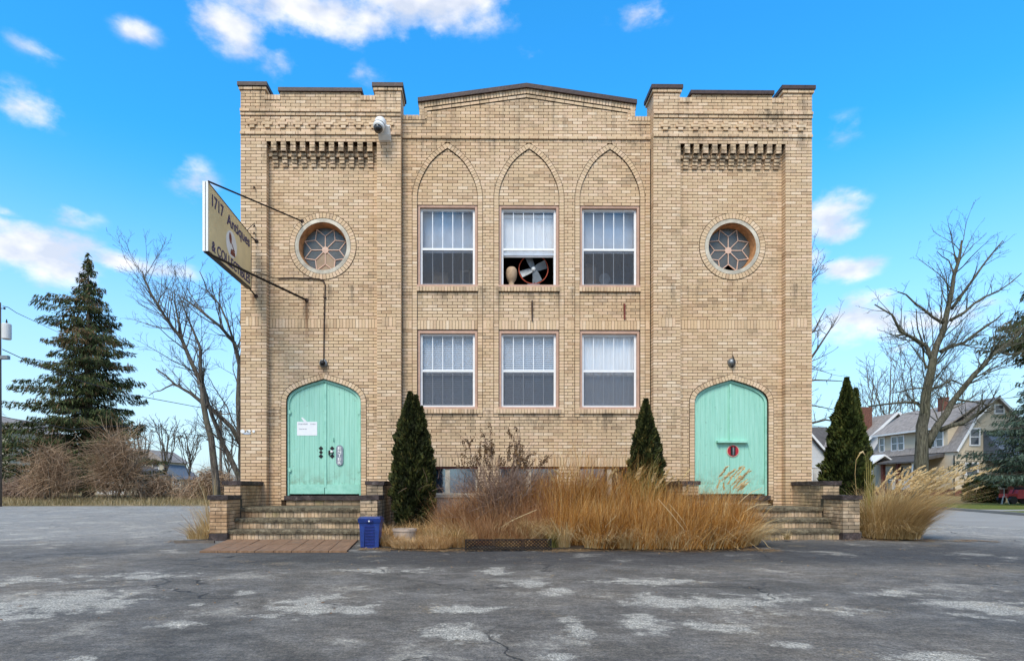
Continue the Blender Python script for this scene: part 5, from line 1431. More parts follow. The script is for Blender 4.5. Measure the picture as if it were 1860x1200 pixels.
# weed tuft at the right steps
q = D(1459, 990, 10.3); t_ = thing('weed_tuft', (q.x, q.y + .3, 0), 'small straw tuft growing at the foot of the right steps', 'weed')
nb = NB(); clump(nb, q.x, q.y + .55, 130, .05, .1, .24, (.3, 1.1), .004, droop=(.1, .6), tmean=.75); clump(nb, q.x - .3, q.y + .5, 60, .2, .04, .12, (.3, 1.1), .004, droop=(.1, .6), tmean=.6); nb.build('blades', 'straw_grass', t_, kind='stuff')
nb = NB()
for (xa_, ya_, xb_, yb_, n_) in ((-2.9, -3.45, 3.6, -3.55, 2600), (-2.6, -3.6, 3.5, -3.75, 700), (6.0, -1.7, 8.2, -2.1, 900), (3.2, -1.85, 6.2, -1.95, 240), (-6.6, -2.1, -5.9, -1.9, 90)):
    u = rg.random(n_); P = np.stack([xa_ + (xb_ - xa_) * u, ya_ + (yb_ - ya_) * u + rg.normal(0, .10, n_) + .12 * np.sin(u * 23), np.full(n_, .012)], 1)
    a = rg.random(n_) * 6.28; L = rg.uniform(.02, .15, n_)[:, None]
    A = np.stack([np.cos(a), np.sin(a), rg.normal(0, .08, n_)], 1) * L; B = np.stack([-np.sin(a), np.cos(a), np.zeros(n_)], 1) * .004
    nb.add(*cards(P, A, B, rg.random(n_)))
n_ = 260; P = np.stack([rg.uniform(-6, 9, n_), rg.uniform(-8.5, -3.2, n_), np.full(n_, .01)], 1); a = rg.random(n_) * 6.28
A = np.stack([np.cos(a), np.sin(a), rg.normal(0, .15, n_)], 1) * rg.uniform(.008, .025, n_)[:, None]; B = np.stack([-np.sin(a), np.cos(a), rg.normal(0, .15, n_)], 1) * .009
nb.add(*cards(P, A, B, rg.random(n_)))
nb.build('fallen_straw', 'dead_leaf', kind='stuff', label='scattered straw and dead leaves on the asphalt')

# ---- arborvitae
def arbor(x, y, H, rw, label, mat, tipsl=((0, 0, 1.0),), n=15000, flat=1.0, lean=0, pw=1.6, group='dark arborvitae by the building'):
    t_ = thing('arborvitae', (x, y, 0), label, 'conifer', group)
    m = MB(); m.tube([(x, y, 0), (x, y, H * .8)], [.06, .02], 8); m.build('trunk', 'bark_grey', t_)
    nb = NB()
    for (ox, z0f, hf) in tipsl:
        N = int(n * (1 if ox == 0 else .4)); Hh = H * hf
        zf = rg.random(N) ** .9; z = .05 + zf * (Hh - .05)
        prof = np.where(zf < .35, .86 + .4 * zf, 1.0 - ((zf - .35) / .65) ** pw) ; prof = np.clip(prof, .03, 1)
        a = rg.random(N) * 2 * np.pi
        lump = 1 + .10 * np.sin(a * 3 + z * 5) + .10 * np.sin(a * 7 - z * 11) + .07 * np.sin(z * 23 + a * 2) + .06 * np.sin(a * 13 + z * 17)
        rad = rw * (1 if ox == 0 else .6) * prof * lump * (1 - .22 * rg.random(N) ** 2)
        px_ = x + ox + lean * zf + rad * np.cos(a); py_ = y + rad * np.sin(a) * flat
        P = np.stack([px_, py_, z], 1)
        out = np.stack([np.cos(a), np.sin(a), np.full(N, 1.1)], 1) + rg.normal(0, .4, (N, 3)); out /= np.linalg.norm(out, axis=1)[:, None]
        side = np.cross(out, rg.normal(0, 1, (N, 3))); side /= np.linalg.norm(side, axis=1)[:, None]
        s_ = rg.uniform(.022, .052, N)[:, None]
        T = np.clip(.40 + .14 * np.sin(a * 3 + z * 4) + .20 * np.sin(a * 7 - z * 11) + rg.normal(0, .2, N), 0, 1)
        nb.add(*cards(P, out * s_ * 1.3, side * s_ * .55, T))
    # inner mass
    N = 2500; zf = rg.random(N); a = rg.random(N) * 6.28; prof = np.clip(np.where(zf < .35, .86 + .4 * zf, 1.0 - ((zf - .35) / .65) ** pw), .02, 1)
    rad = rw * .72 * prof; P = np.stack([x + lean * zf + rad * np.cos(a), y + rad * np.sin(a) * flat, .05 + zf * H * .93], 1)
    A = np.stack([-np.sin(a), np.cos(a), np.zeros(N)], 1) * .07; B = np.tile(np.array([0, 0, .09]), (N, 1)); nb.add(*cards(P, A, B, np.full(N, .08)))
    nb.build('crown', mat, t_, kind='stuff')
p = D(752, 900, 12.0); arbor(p.x, p.y, W(0, 712, -.9).z, .385, 'dark arborvitae between the left steps and the basement window', 'cedar_foliage', ((0, 0, 1), (.12, 0, .98), (.22, 0, .9)), lean=-.08, pw=1.9)
p = D(1173, 900, 12.1); arbor(p.x, p.y, W(0, 724, -.8).z, .355, 'dark arborvitae against the wall beside the right tower', 'cedar_foliage', ((0, 0, 1), (-.1, 0, .86)))
p = D(1541, 900, 13.6); arbor(p.x - .04, p.y, W(0, 684, .7).z, .47, 'taller two-tipped arborvitae behind the right steps', 'olive_cedar_foliage', ((0, 0, 1), (.21, 0, .93)), n=19000, pw=1.45)

# ---- budding shrub with brown seed heads
def wander(p, d, L, n, wob, rng=rnd, up=0.0):
    pts = [Vector(p)]; d = Vector(d).normalized()
    for _ in range(n):
        d = (d + Vector((rng.uniform(-wob, wob), rng.uniform(-wob, wob), rng.uniform(-wob, wob) + up))).normalized(); pts.append(pts[-1] + d * (L / n))
    return pts
p = D(905, 975, 10.7); t_ = thing('seed_head_shrub', (p.x, p.y, 0), 'bare mauve-brown shrub with dark seed clusters at its tips', 'shrub')
st = MB(); tw = MB(); heads = []
for i in range(46):
    a = rnd.uniform(0, 6.28); sp = rnd.uniform(.05, .62); d = Vector((math.cos(a) * sp, math.sin(a) * sp * .6, 1)); L = rnd.uniform(1.2, 1.95) * (1 - .15 * sp)
    pts = wander((p.x + rnd.uniform(-.1, .1), p.y + rnd.uniform(-.1, .1), .02), d, L, 6, .10)
    st.tube(pts, [.011, .009, .008, .006, .005, .004, .003], 5, rnd.random())
    if pts[-1].z > 1.35: heads.append((pts[-2], pts[-1]))
    for k in range(2, 6):
        for _ in range(3):
            b_ = pts[k].lerp(pts[k + 1], rnd.random()) if k < 6 else pts[k]
            dd_ = (pts[k + 1] - pts[k]).normalized() + Vector((rnd.uniform(-.8, .8), rnd.uniform(-.6, .6), rnd.uniform(-.1, .5)))
            q = wander(b_, dd_, rnd.uniform(.15, .45), 3, .2); tw.tube(q, [.004, .003, .0025, .002], 4, rnd.random())
            if q[-1].z > 1.4 and rnd.random() < .4: heads.append((q[-2], q[-1]))
for _ in range(1300):
    b_ = Vector((p.x + rnd.gauss(0, .42), p.y + rnd.gauss(0, .25), rnd.uniform(.05, 1.15))); q = wander(b_, (rnd.uniform(-1, 1), rnd.uniform(-1, .5), rnd.uniform(-.2, 1)), rnd.uniform(.15, .4), 3, .3); tw.tube(q, [.003, .0025, .002, .0015], 3, rnd.random())
st.build('stems', 'shrub_twig', t_, kind='stuff'); tw.build('twigs', 'shrub_twig', t_, kind='stuff')
nb = NB()
for (a, b) in heads:
    n_ = 42; d = np.array((b - a).normalized()); c = np.array(b); P = c + d * rg.uniform(-.14, .05, n_)[:, None] + rg.normal(0, .018, (n_, 3))
    nb.add(*cards(P, rg.normal(0, .012, (n_, 3)), rg.normal(0, .007, (n_, 3)), rg.random(n_)))
nb.build('seed_clusters', 'seed_brown', t_, kind='stuff')

# ------------------------------------------------------------------ trees
def grow(m, pts, r0, r1, lvl, maxl, dens, fac, rng, ang=(28, 62), up=.12, tiny=.006, nside=6, tint=.5):
    n = len(pts); m.tube(pts, [r0 + (r1 - r0) * i / (n - 1) for i in range(n)], max(3, nside - lvl), min(1, max(0, tint + rng.uniform(-.25, .25))), cap=lvl < 2)
    if lvl >= maxl: return
    L = sum((pts[i + 1] - pts[i]).length for i in range(n - 1)); k = max(1, int(L * dens[lvl]))
    for _ in range(k):
        u = rng.uniform(.22 if lvl else .35, 1.0) * (n - 1); i = min(int(u), n - 2); f = u - i
        b = pts[i].lerp(pts[i + 1], f); t = (pts[i + 1] - pts[i]).normalized(); rr_ = (r0 + (r1 - r0) * u / (n - 1))
        ax = t.cross(Vector((rng.gauss(0, 1), rng.gauss(0, 1), rng.gauss(0, 1)))).normalized()
        d = Matrix.Rotation(R(rng.uniform(*ang)), 3, ax) @ t; d.z += up
        cl_ = L * fac[lvl] * rng.uniform(.5, 1.1) * (1.15 - .55 * u / (n - 1)); cr_ = max(rr_ * .55, tiny)
        grow(m, wander(b, d, cl_, 4 if lvl < 2 else 3, .16, rng, .05), cr_, max(tiny * .6, cr_ * .3), lvl + 1, maxl, dens, fac, rng, ang, up, tiny, nside, tint)
def bare_tree(name, label, cat, limbs, d, mat, seed, r0, maxl=3, dens=(2.2, 2.6, 3.2), fac=(.34, .42, .45), tiny=.012, conv=None, group=None, bx=None):
    rng = random.Random(seed); conv = conv or (lambda u, v: (u, v)); base = None; ths = None
    trunk, br = MB(), MB()
    for li, (pts, ra, rb) in enumerate(limbs):
        W_ = []; dd = 0; 
        for i, (u, v) in enumerate(pts):
            x_, y_ = conv(u, v); dd_ = 0 if li == 0 or i == 0 else rng.uniform(-.35, .45) * i * d / 30; W_.append(D(x_, y_, d + dd_))
        if li == 0:
            W_[0].z = gz(W_[0].x, W_[0].y) - .05; ths = thing(name, W_[0], label, cat, group)
        # refine and jitter
        P = []
        for i in range(len(W_) - 1):
            P += [W_[i], W_[i].lerp(W_[i + 1], .5) + Vector((rng.uniform(-.06, .06), rng.uniform(-.06, .06), rng.uniform(-.06, .06))) * (d / 30)]
        P.append(W_[-1])
        n = len(P)
        trunk.tube(P, [ra + (rb - ra) * (i / (n - 1)) ** .8 for i in range(n)], 9 if li == 0 else 7, .5)
        L = sum((P[i + 1] - P[i]).length for i in range(n - 1))
        k = int(L * dens[0])
        for _ in range(k):
            u = rng.uniform(.3 if li == 0 else .15, 1) * (n - 1); i = min(int(u), n - 2); b = P[i].lerp(P[i + 1], u - i); t = (P[i + 1] - P[i]).normalized()
            ax = t.cross(Vector((rng.gauss(0, 1), rng.gauss(0, 1), rng.gauss(0, 1)))).normalized(); dr = Matrix.Rotation(R(rng.uniform(25, 65)), 3, ax) @ t; dr.z += .2
            rr_ = (ra + (rb - ra) * u / (n - 1)) * .38
            cl_ = min(L * fac[0] * rng.uniform(.5, 1.1), 3.2 * d / 30) * (1.1 - .4 * u / (n - 1))
            grow(br, wander(b, dr, cl_, 5, .15, rng, .06), max(min(rr_, .032), tiny), tiny * .8, 1, maxl, dens, fac, rng, tiny=tiny)
    trunk.build('trunk', mat, ths, smooth=True); br.build('branches', mat, ths, kind='stuff')
    return ths
cv = lambda u, v: (1460 + u / 1.935, 380 + v / 1.935)
bare_tree('bare_tree', 'large leafless tree with forked mossy trunk before the beige house', 'tree',
    [([(405, 1010), (412, 900), (415, 800), (425, 720), (440, 600), (452, 530), (490, 430), (520, 290), (545, 180), (555, 110)], .36, .04),
     ([(430, 835), (470, 760), (520, 680), (600, 580), (660, 515), (720, 470), (790, 395)], .21, .04),
     ([(450, 530), (430, 480), (340, 430), (310, 370), (250, 335)], .12, .03), ([(490, 400), (420, 350), (360, 300), (330, 290)], .08, .02),
     ([(480, 500), (560, 470), (640, 410), (700, 365)], .10, .03), ([(520, 350), (600, 240), (650, 170), (700, 110)], .08, .02), ([(515, 390), (600, 330), (680, 290), (765, 225)], .08, .02),
     ([(418, 700), (400, 680), (350, 678), (230, 692)], .10, .035), ([(440, 625), (380, 630), (310, 645)], .05, .02), ([(478, 775), (560, 750), (620, 715), (650, 690), (690, 655)], .12, .04),
     ([(450, 632), (520, 600), (565, 620), (650, 590)], .06, .02), ([(540, 668), (600, 676), (650, 690)], .06, .02), ([(700, 505), (740, 512), (790, 495)], .06, .02), ([(430, 560), (420, 500), (400, 420), (395, 350)], .05, .02),
     ([(530, 250), (510, 180), (470, 150)], .04, .015)], 29, 'bark_green', 3, .34, dens=(3.0, 3.6, 4.6), conv=cv, tiny=.0065)
cv2 = lambda u, v: (u / 2.4, 430 + v / 2.4)
bare_tree('bare_tree', 'tall leafless tree with slender stems beside the left tower', 'tree',
    [([(950, 1130), (930, 960), (900, 800), (882, 650), (845, 570), (790, 440), (720, 350), (660, 250), (620, 150)], .19, .03),
     ([(880, 640), (872, 480), (830, 380), (780, 250)], .10, .02), ([(900, 740), (830, 680), (760, 640), (680, 575)], .11, .03),
     ([(760, 640), (700, 670), (650, 690)], .04, .015), ([(790, 440), (770, 330), (760, 230)], .07, .02)], 29, 'bark_grey', 5, .21, dens=(3.6, 3.6, 4.6), conv=cv2, tiny=.0062)
bare_tree('bare_tree', 'leafless leaning tree partly hidden by the left tower corner', 'tree',
    [([(1085, 1130), (1040, 1040), (970, 900), (925, 780), (890, 660), (870, 600)], .17, .06), ([(1060, 1080), (1052, 960), (1045, 860), (1045, 560), (1020, 460), (960, 390), (860, 310), (790, 260)], .20, .03),
     ([(1048, 900), (1010, 830), (930, 755), (900, 735)], .14, .08), ([(1045, 560), (1060, 420), (1050, 330)], .07, .03), ([(1045, 860), (990, 740), (930, 650), (905, 610)], .04, .015), ([(1020, 460), (960, 300), (900, 230), (870, 150)], .06, .02)], 30, 'bark_grey', 9, .18, dens=(2.2, 2.8, 4.0), conv=cv2, tiny=.0085)
# tree behind the right tower
bare_tree('bare_tree', 'leafless tree behind the building showing past the right tower', 'tree',
    [([(1400, 905), (1410, 760), (1425, 650), (1450, 560), (1470, 500)], .3, .05), ([(1410, 780), (1450, 770), (1500, 762), (1530, 768)], .12, .02), ([(1425, 680), (1470, 655), (1500, 610), (1522, 575)], .10, .02),
     ([(1430, 700), (1480, 690), (1530, 692)], .08, .02), ([(1425, 640), (1480, 600), (1500, 560)], .07, .02), ([(1420, 720), (1470, 735), (1520, 745)], .06, .02)], 33, 'bark_grey', 12, .28, dens=(2.2, 2.8, 3.6), tiny=.009)
def far_tree(x, ytop, ybase, d, seed, lab, w=.16, n=7, group='bare trees behind the houses', spread=40):
    rng = random.Random(seed); limbs = [([(x, ybase), (x + rng.uniform(-3, 3), ybase - (ybase - ytop) * .4), (x + rng.uniform(-8, 8), ytop + 20), (x + rng.uniform(-8, 8), ytop)], w, .02)]
    for i in range(n):
        y0_ = ybase - (ybase - ytop) * rng.uniform(.2, .6); s_ = rng.choice((-1, 1)) * rng.uniform(.3, 1) * spread
        limbs.append(([(x, y0_), (x + s_ * .5, y0_ - 30), (x + s_ * .8, max(ytop, y0_ - 75)), (x + s_, max(ytop + 5, y0_ - 110))], w * .45, .02))
    bare_tree('bare_tree', lab, 'tree', limbs, d, 'bark_grey', seed, w, maxl=2, dens=(.9, 1.1, 1), fac=(.4, .45, .4), tiny=.022, group=group)
far_tree(1615, 650, 880, 78, 21, 'distant leafless tree above the grey gable, left of the big trunk')
far_tree(1660, 660, 880, 80, 22, 'distant leafless tree just left of the big forked trunk', spread=34)
far_tree(1578, 690, 880, 76, 23, 'distant leafless tree left of the brick chimney', spread=34)
far_tree(1730, 690, 880, 82, 24, 'distant leafless tree behind the ridge of the beige house', spread=34)
gl_l = 'bare trees on the left skyline'
for i, (x_, yt, d_, lab) in enumerate(((300, 770, 60, 'thin bare tree above the small far house on the left'), (345, 790, 62, 'bushy bare tree between the far house and the slender stems'), (415, 775, 66, 'bare tree in the gap beside the left tower'), (262, 780, 64, 'bare tree right of the big spruce'))):
    far_tree(x_, yt, 893, d_, 40 + i, lab, w=.12, n=9, group=gl_l, spread=26)

# spruces
def spruce(name, label, x, d, ytop, tab, mat, seed, nlev=46, group=None, droop=.25, card=.16, percb=26, ybot=None, cone=True, dens=1.0, gap=.0):
    """tab: (photo y, left reach px, right reach px) of the outline"""
    rng = random.Random(seed); g_ = np.random.default_rng(seed)
    base = D(x, 900, d); base.z = gz(base.x, base.y) - .05; th = thing(name, base, label, 'conifer', group)
    zt = D(x, ytop, d).z; H = zt - base.z
    m = MB(); m.tube([base, base + Vector((.05, 0, H * .5)), base + Vector((0, 0, H * .985))], [H * .023, H * .012, .02], 9, .25); m.build('trunk', 'bark_grey', th, smooth=True)
    ty = [t_[0] for t_ in tab]; s_ = d / F
    br = MB(); nb = NB()
    for lv in range(nlev):
        f = (lv + rng.random() * .6) / nlev; yy = ytop + (tab[-1][0] - ytop) * f; z = D(x, yy, d).z
        rl = np.interp(yy, ty, [t_[1] for t_ in tab]) * s_; rr_ = np.interp(yy, ty, [t_[2] for t_ in tab]) * s_
        nbr = 6 + int(6 * f)
        a0 = rng.random() * 6.28
        if rng.random() < gap: continue
        for k in range(nbr):
            a = a0 + 6.28 * k / nbr + rng.uniform(-.45, .45); c = math.cos(a)
            if gap and rng.random() < .16: continue
            rad = (rr_ * (1 + c) / 2 + rl * (1 - c) / 2) * rng.choice((rng.uniform(.4, .72), rng.uniform(.8, 1.15)))
            if abs(c) < .5: rad = (rl + rr_) / 2 * rng.uniform(.5, .9)
            if rad < .08: rad = .08
            dv = Vector((c, math.sin(a), 0)); P = []
            for q in range(6):
                u = q / 5; P.append(Vector((base.x, base.y, z)) + dv * rad * u + Vector((0, 0, rad * (droop * (-1.1 * u + .75 * u * u)))) + Vector((rng.uniform(-.05, .05), rng.uniform(-.05, .05), rng.uniform(-.05, .05))) * u)
            br.tube(P, [max(.012, .02 * rad ** .5 * (1 - u_ / 5.5)) for u_ in range(6)], 4, .2, cap=False)
            n_ = max(6, int(percb * rad * dens)); u = g_.random(n_) ** .7 * .97 + .05; ui = np.clip(u * 5, 0, 4.999); i0 = ui.astype(int); fr = (ui - i0)[:, None]
            PA = np.array([list(v) for v in P]); C = PA[i0] * (1 - fr) + PA[i0 + 1] * fr
            lat = (g_.random(n_) - .5) * 2 * (.10 + .26 * rad * (1 - np.abs(u - .55))); sdv = np.array([-dv.y, dv.x, 0])
            C = C + sdv * lat[:, None] + np.array([0, 0, -1]) * (g_.random(n_) * card * 1.5 + .1 * np.abs(lat))[:, None]
            A = np.array([dv.x, dv.y, 0]) * .5 + sdv * (np.sign(lat) * .5)[:, None] + np.stack([np.zeros(n_), np.zeros(n_), -g_.random(n_) * 1.3 - .1], 1) + g_.normal(0, .25, (n_, 3))
            A /= np.linalg.norm(A, axis=1)[:, None]; B = np.cross(A, g_.normal(0, 1, (n_, 3))); B /= np.linalg.norm(B, axis=1)[:, None]
            sz = g_.uniform(.6, 1.3, n_)[:, None] * card
            T = np.clip(g_.normal(.45, .22, n_) + .1 * u + (.25 if cone and rng.random() < .3 and f < .5 else 0), 0, 1); nb.add(*cards(C, A * sz, B * sz * .2, T))
    br.build('branches', 'bark_grey', th, kind='stuff'); nb.build('needles', mat, th, kind='stuff')
    return th
spruce('spruce_tree', 'tall ragged dark green spruce standing left of the building', 160, 42, 460,
       [(460, 3, 3), (500, 20, 22), (520, 45, 28), (545, 78, 34), (563, 100, 42), (590, 88, 60), (612, 112, 80), (640, 85, 86), (665, 98, 84), (700, 120, 78), (730, 140, 80), (765, 165, 92), (810, 160, 110), (850, 150, 115), (878, 120, 90)], 'spruce_foliage', 31, nlev=46, droop=.36, card=.17, percb=66, gap=.06)
spruce('blue_spruce', 'blue-green spruce with drooping boughs at the right edge', 1885, 31, 640,
       [(640, 4, 4), (680, 22, 30), (730, 42, 60), (752, 85, 90), (768, 95, 100), (790, 72, 100), (825, 118, 120), (850, 122, 130), (872, 85, 120)], 'blue_spruce_foliage', 32, nlev=26, droop=.28, card=.14, percb=40, cone=False)
spruce('pine_tree', 'dark green pine reaching in high at the right edge', 1905, 40, 490,
       [(490, 20, 20), (525, 45, 50), (560, 80, 80), (600, 105, 90), (630, 90, 90), (660, 60, 70)], 'spruce_foliage', 33, nlev=16, droop=-.05, card=.2, percb=34, cone=False)
spruce('spruce_tree', 'low dark conifer at the far left edge below the pole', -35, 46, 700, [(700, 4, 4), (760, 40, 45), (830, 60, 62), (872, 66, 66)], 'spruce_foliage', 34, nlev=18, card=.22, percb=22, cone=False)

# red-brown brush
def brush(label, x, d, w, h, seed, n=900, arch=1.0, mat='brush_red', name='bare_shrub', group='tangled shrubs before the spruce', tiny=.011):
    rng = random.Random(seed); base = D(x, 900, d); base.z = gz(base.x, base.y) - .02; th = thing(name, base, label, 'shrub', group)
    st = MB(); tw = MB(); s_ = d / F; Wd, Hh = w * s_ / 2, h * s_
    for i in range(9):
        a = rng.random() * 6.28; q = wander(base + Vector((rng.uniform(-.5, .5) * Wd * .4, rng.uniform(-.3, .3), 0)), (math.cos(a) * .5, math.sin(a) * .3, 1), Hh * .9, 6, .2, rng)
        st.tube(q, [.05, .045, .035, .03, .02, .015, .01], 5, rng.random())
    for i in range(n):
        u = rng.uniform(-1, 1); top_ = Hh * math.sqrt(max(.05, 1 - u * u)) * rng.uniform(.35, 1)
        b_ = base + Vector((u * Wd * rng.uniform(.3, .9), rng.uniform(-1, 1) * Wd * .5, top_))
        q = wander(b_, (rng.uniform(-1, 1), rng.uniform(-1, 1), rng.uniform(-.6, .9)), rng.uniform(.8, 2.2) * Hh / 3.5, 5, .25, rng, -.22 * arch)
        q = [Vector((v.x, v.y, max(v.z, base.z + .05))) for v in q]
        tw.tube(q, [tiny * 1.6, tiny * 1.4, tiny * 1.2, tiny, tiny * .8, tiny * .6], 3, rng.random(), cap=False)
    for i in range(n // 3):
        u = rng.uniform(-1, 1); b_ = base + Vector((u * Wd * .95, rng.uniform(-1, 1) * Wd * .4, Hh * rng.uniform(.1, .8) * (1 - .4 * abs(u))))
        q = wander(b_, (rng.uniform(-.4, .4), rng.uniform(-.4, .4), 1), rng.uniform(.3, .9) * Hh * .5, 4, .22, rng, .05)
        tw.tube(q, [tiny * 1.2, tiny, tiny * .8, tiny * .7, tiny * .5], 3, rng.random(), cap=False)
    st.build('stems', 'bark_grey', th, kind='stuff'); tw.build('twigs', mat, th, kind='stuff')
brush('rounded weeping red-brown shrub before the spruce trunk, on its left', 92, 36, 92, 98, 51, 1100, arch=.5, tiny=.007)
brush('taller tangled brown shrub right of the spruce trunk', 212, 36.5, 84, 120, 52, 1300, arch=.0, tiny=.007)
brush('low brown brush behind the lot edge, right of the tangled shrub', 290, 38, 110, 45, 53, 700, group='low brush along the lot edge')
brush('low brown brush beside the left steps, behind the slender tree', 385, 36, 110, 60, 54, 800, group='low brush along the lot edge')
brush('thin grey brush before the old fence at the left edge', 40, 38, 120, 40, 55, 600, mat='shrub_twig', group='low brush along the lot edge')
nb = NB()
for (x0_, x1_, d0_, d1_, n_, h_) in ((-30, 430, 33, 39, 9000, .45), (-30, 430, 32.2, 33.5, 2500, .2)):
    xs_ = rg.uniform(x0_, x1_, n_); ds_ = rg.uniform(d0_, d1_, n_)
    base = np.array([[D(a, 900, b).x, b - DC, gz(-10, b - DC)] for a, b in zip(xs_, ds_)])
    V, Q = ribbons(base, rg.random(n_) * 6.28, rg.uniform(.3, 1, n_) * h_, rg.uniform(.1, .6, n_), np.full(n_, .012), 2, rg.uniform(0, .3, n_)); nb.add(V, Q, np.repeat(rg.random(n_), 2))
nb.build('verge_grass', 'verge_mix', kind='stuff', label='rough mixed grass along the far edge of the lot')

# ------------------------------------------------------------------ houses on the right
def win(parent, x, y, z, w, h, face, dark='dark_glass', halves=True):
    """face: 'Y' looks to -Y, 'X' looks to -X; x, y, z = centre"""
    m = MB(); t = .11
    def bx(u0, u1, v0, v1, d0, d1):
        if face == 'Y': m.box(x + u0, x + u1, y + d0, y + d1, z + v0, z + v1)
        else: m.box(x + d0, x + d1, y + u0, y + u1, z + v0, z + v1)
    bx(-w / 2 - t, -w / 2, -h / 2 - t, h / 2 + t, -.05, .02); bx(w / 2, w / 2 + t, -h / 2 - t, h / 2 + t, -.05, .02)
    bx(-w / 2, w / 2, h / 2, h / 2 + t, -.049, .02); bx(-w / 2, w / 2, -h / 2 - t, -h / 2, -.07, .02)
    bx(-w / 2, w / 2, -.03, .03, -.03, .02)
    o = m.build('window', 'trim_white', parent)
    for (a, b) in ((-h / 2, -.03), (.03, h / 2)):
        m = MB()
        if face == 'Y': m.box(x - w / 2, x + w / 2, y - .012, y + .01, z + a, z + b)
        else: m.box(x - .012, x + .01, y - w / 2, y + w / 2, z + a, z + b)
        m.build('pane', 'house_glass', o)
t = NT('house_glass'); t.bsdf((.05, .06, .075), .12, 0, None, .9); M['house_glass'] = t.mat
yn, yfar = 45 - DC, 54.5 - DC
XH = 34.75
h1 = thing('beige_house', (37.8, yn, 0), 'beige sided gambrel house with grey roof and white trimmed windows', 'house')
GB = .25
gp = [(XH, GB), (XH, 3.6), (36.16, 6.0), (37.8, 7.62), (39.45, 6.0), (40.9, 3.6), (40.9, GB)]
m = MB(); m.prism(gp, yn, yfar, axis='Y'); m.build('wall', 'beige_siding', h1)
m = MB(); m.box(XH - .02, 40.92, yn - .03, yfar, -.2, .85); m.build('foundation', 'porch_brick', h1)
def slope(a, b, y0_, y1_, th, mat, nm, par, ov=0.0):
    m = MB(); d = Vector((b[0] - a[0], b[1] - a[1])).normalized(); n_ = Vector((-d.y, d.x)) * th
    if n_.y < 0: n_ = -n_
    e = d * ov
    m.prism([(a[0] - e.x, a[1] - e.y), b, (b[0] + n_.x, b[1] + n_.y), (a[0] - e.x + n_.x, a[1] - e.y + n_.y)], y0_, y1_); return m.build(nm, mat, par)
for a, b in (((XH, 3.62), (36.16, 6.02)), ((36.16, 6.02), (37.8, 7.64)), ((39.45, 6.02), (37.8, 7.64)), ((40.9, 3.62), (39.45, 6.02))):
    slope(a, b, yn - .3, yfar + .3, .10, 'asphalt_shingle', 'roof', h1); slope(a, b, yn - .36, yn - .31, .15, 'trim_white', 'barge_board', h1)
m = MB(); m.prism([(35.0, 3.7), (36.5, 3.7), (36.9, 6.5), (35.0, 5.62)], yn + 1.0, yfar - .4, axis='Y'); m.build('dormer', 'beige_siding', h1)
slope((34.65, 5.58), (37.75, 7.66), yn + .7, yfar - .1, .09, 'asphalt_shingle', 'roof', h1)
m = MB(); m.box(34.55, 34.68, yn + .7, yfar - .1, 5.50, 5.64); m.build('gutter', 'trim_white', h1)
for yy in (yfar - 2.6, yfar - 3.4, yn + 2.6, yn + 1.8): win(h1, 35.0, yy, 4.75, .62, 1.15, 'X')
for yy in (yfar - 1.0,): win(h1, 35.0, yy, 4.75, .5, 1.15, 'X')
pz = D(1770, 793, 45); win(h1, pz.x, yn, pz.z, .62, 1.15, 'Y')
pz = D(1757 + 8, 848, 45); win(h1, pz.x + .0, yn, pz.z - .15, .8, .8, 'Y')
pz = D(1817, 743, 45); win(h1, pz.x - .1, yn, pz.z, .6, .55, 'Y')
m = MB(); m.box(36.9, 37.45, yn + 4.0, yn + 4.5, 6.8, 8.25); m.box(36.86, 37.49, yn + 3.96, yn + 4.54, 8.26, 8.34); m.build('chimney', 'chimney_brick', h1)
# porch along the street side
m = MB(); m.prism([(32.4, 3.0), (34.74, 3.62), (34.74, 3.35), (32.4, 2.88)], yn + 1.0, yfar - .6, axis='Y'); m.build('porch_roof', 'dark_shingle', h1)
m = MB(); m.box(32.5, 34.74, yn + 1.2, yfar - .8, -.2, .75); m.build('porch_base', 'porch_brick', h1)
for yy in np.linspace(yn + 1.3, yfar - 1.0, 5):
    m = MB(); m.box(32.6, 32.85, yy, yy + .25, .75, 2.9); m.build('porch_post', 'porch_brick' if yy > yn + 3 else 'trim_white', h1)
m = MB()
for yy in np.arange(yn + 1.6, yn + 4, .16): m.box(32.68, 32.73, yy, yy + .05, .8, 1.55)
m.box(32.66, 32.75, yn + 1.3, yn + 4.2, 1.56, 1.62); m.build('railing', 'trim_white', h1)
for yy in (yfar - 2.0, yn + 5.2): win(h1, XH, yy, 2.1, 1.3, 1.3, 'X')
m = MB(); m.prism([(32.0, 3.05), (33.0, 3.75), (34.0, 3.05), (34.0, 2.95), (33.0, 3.6), (32.0, 2.95)], yn + 5.2, yn + 7.6, axis='Y'); m.build('porch_gable', 'trim_white', h1)
m = MB(); m.tube([(XH - .1, yn - .06, 3.4), (XH - .1, yn - .06, .3)], .045, 6); m.build('downpipe', 'black_iron', h1)
# brick and slate extension, right of the beige gable
h2 = thing('brick_house', (43, 41 - DC, 0), 'dark red brick house with slate blue roof behind the blue spruce', 'house')
m = MB(); m.box(38.3, 48, 43 - DC, 44.5 - DC, -.2, 3.0); m.build('wall', 'porch_brick', h2)
m = MB(); m.prism([(43 - DC - .4, 2.9), (45 - DC, 5.2), (45 - DC, 3.0)], 36.9, 48, axis='X'); m.build('roof', 'slate_blue_shingle', h2)
m = MB(); m.box(34.8, 48, 37.0 - DC, 37.35 - DC, -.2, 1.25); m.build('porch_wall', 'porch_brick', h2)
m = MB(); m.box(34.7, 48, 36.9 - DC, 37.45 - DC, 1.26, 1.36); m.build('porch_cap', 'trim_white', h2)
for xx in (36.6, 40.2):
    m = MB(); m.box(xx, xx + .45, 38 - DC, 38.45 - DC, -.2, 3.0); m.build('pillar', 'porch_brick', h2)
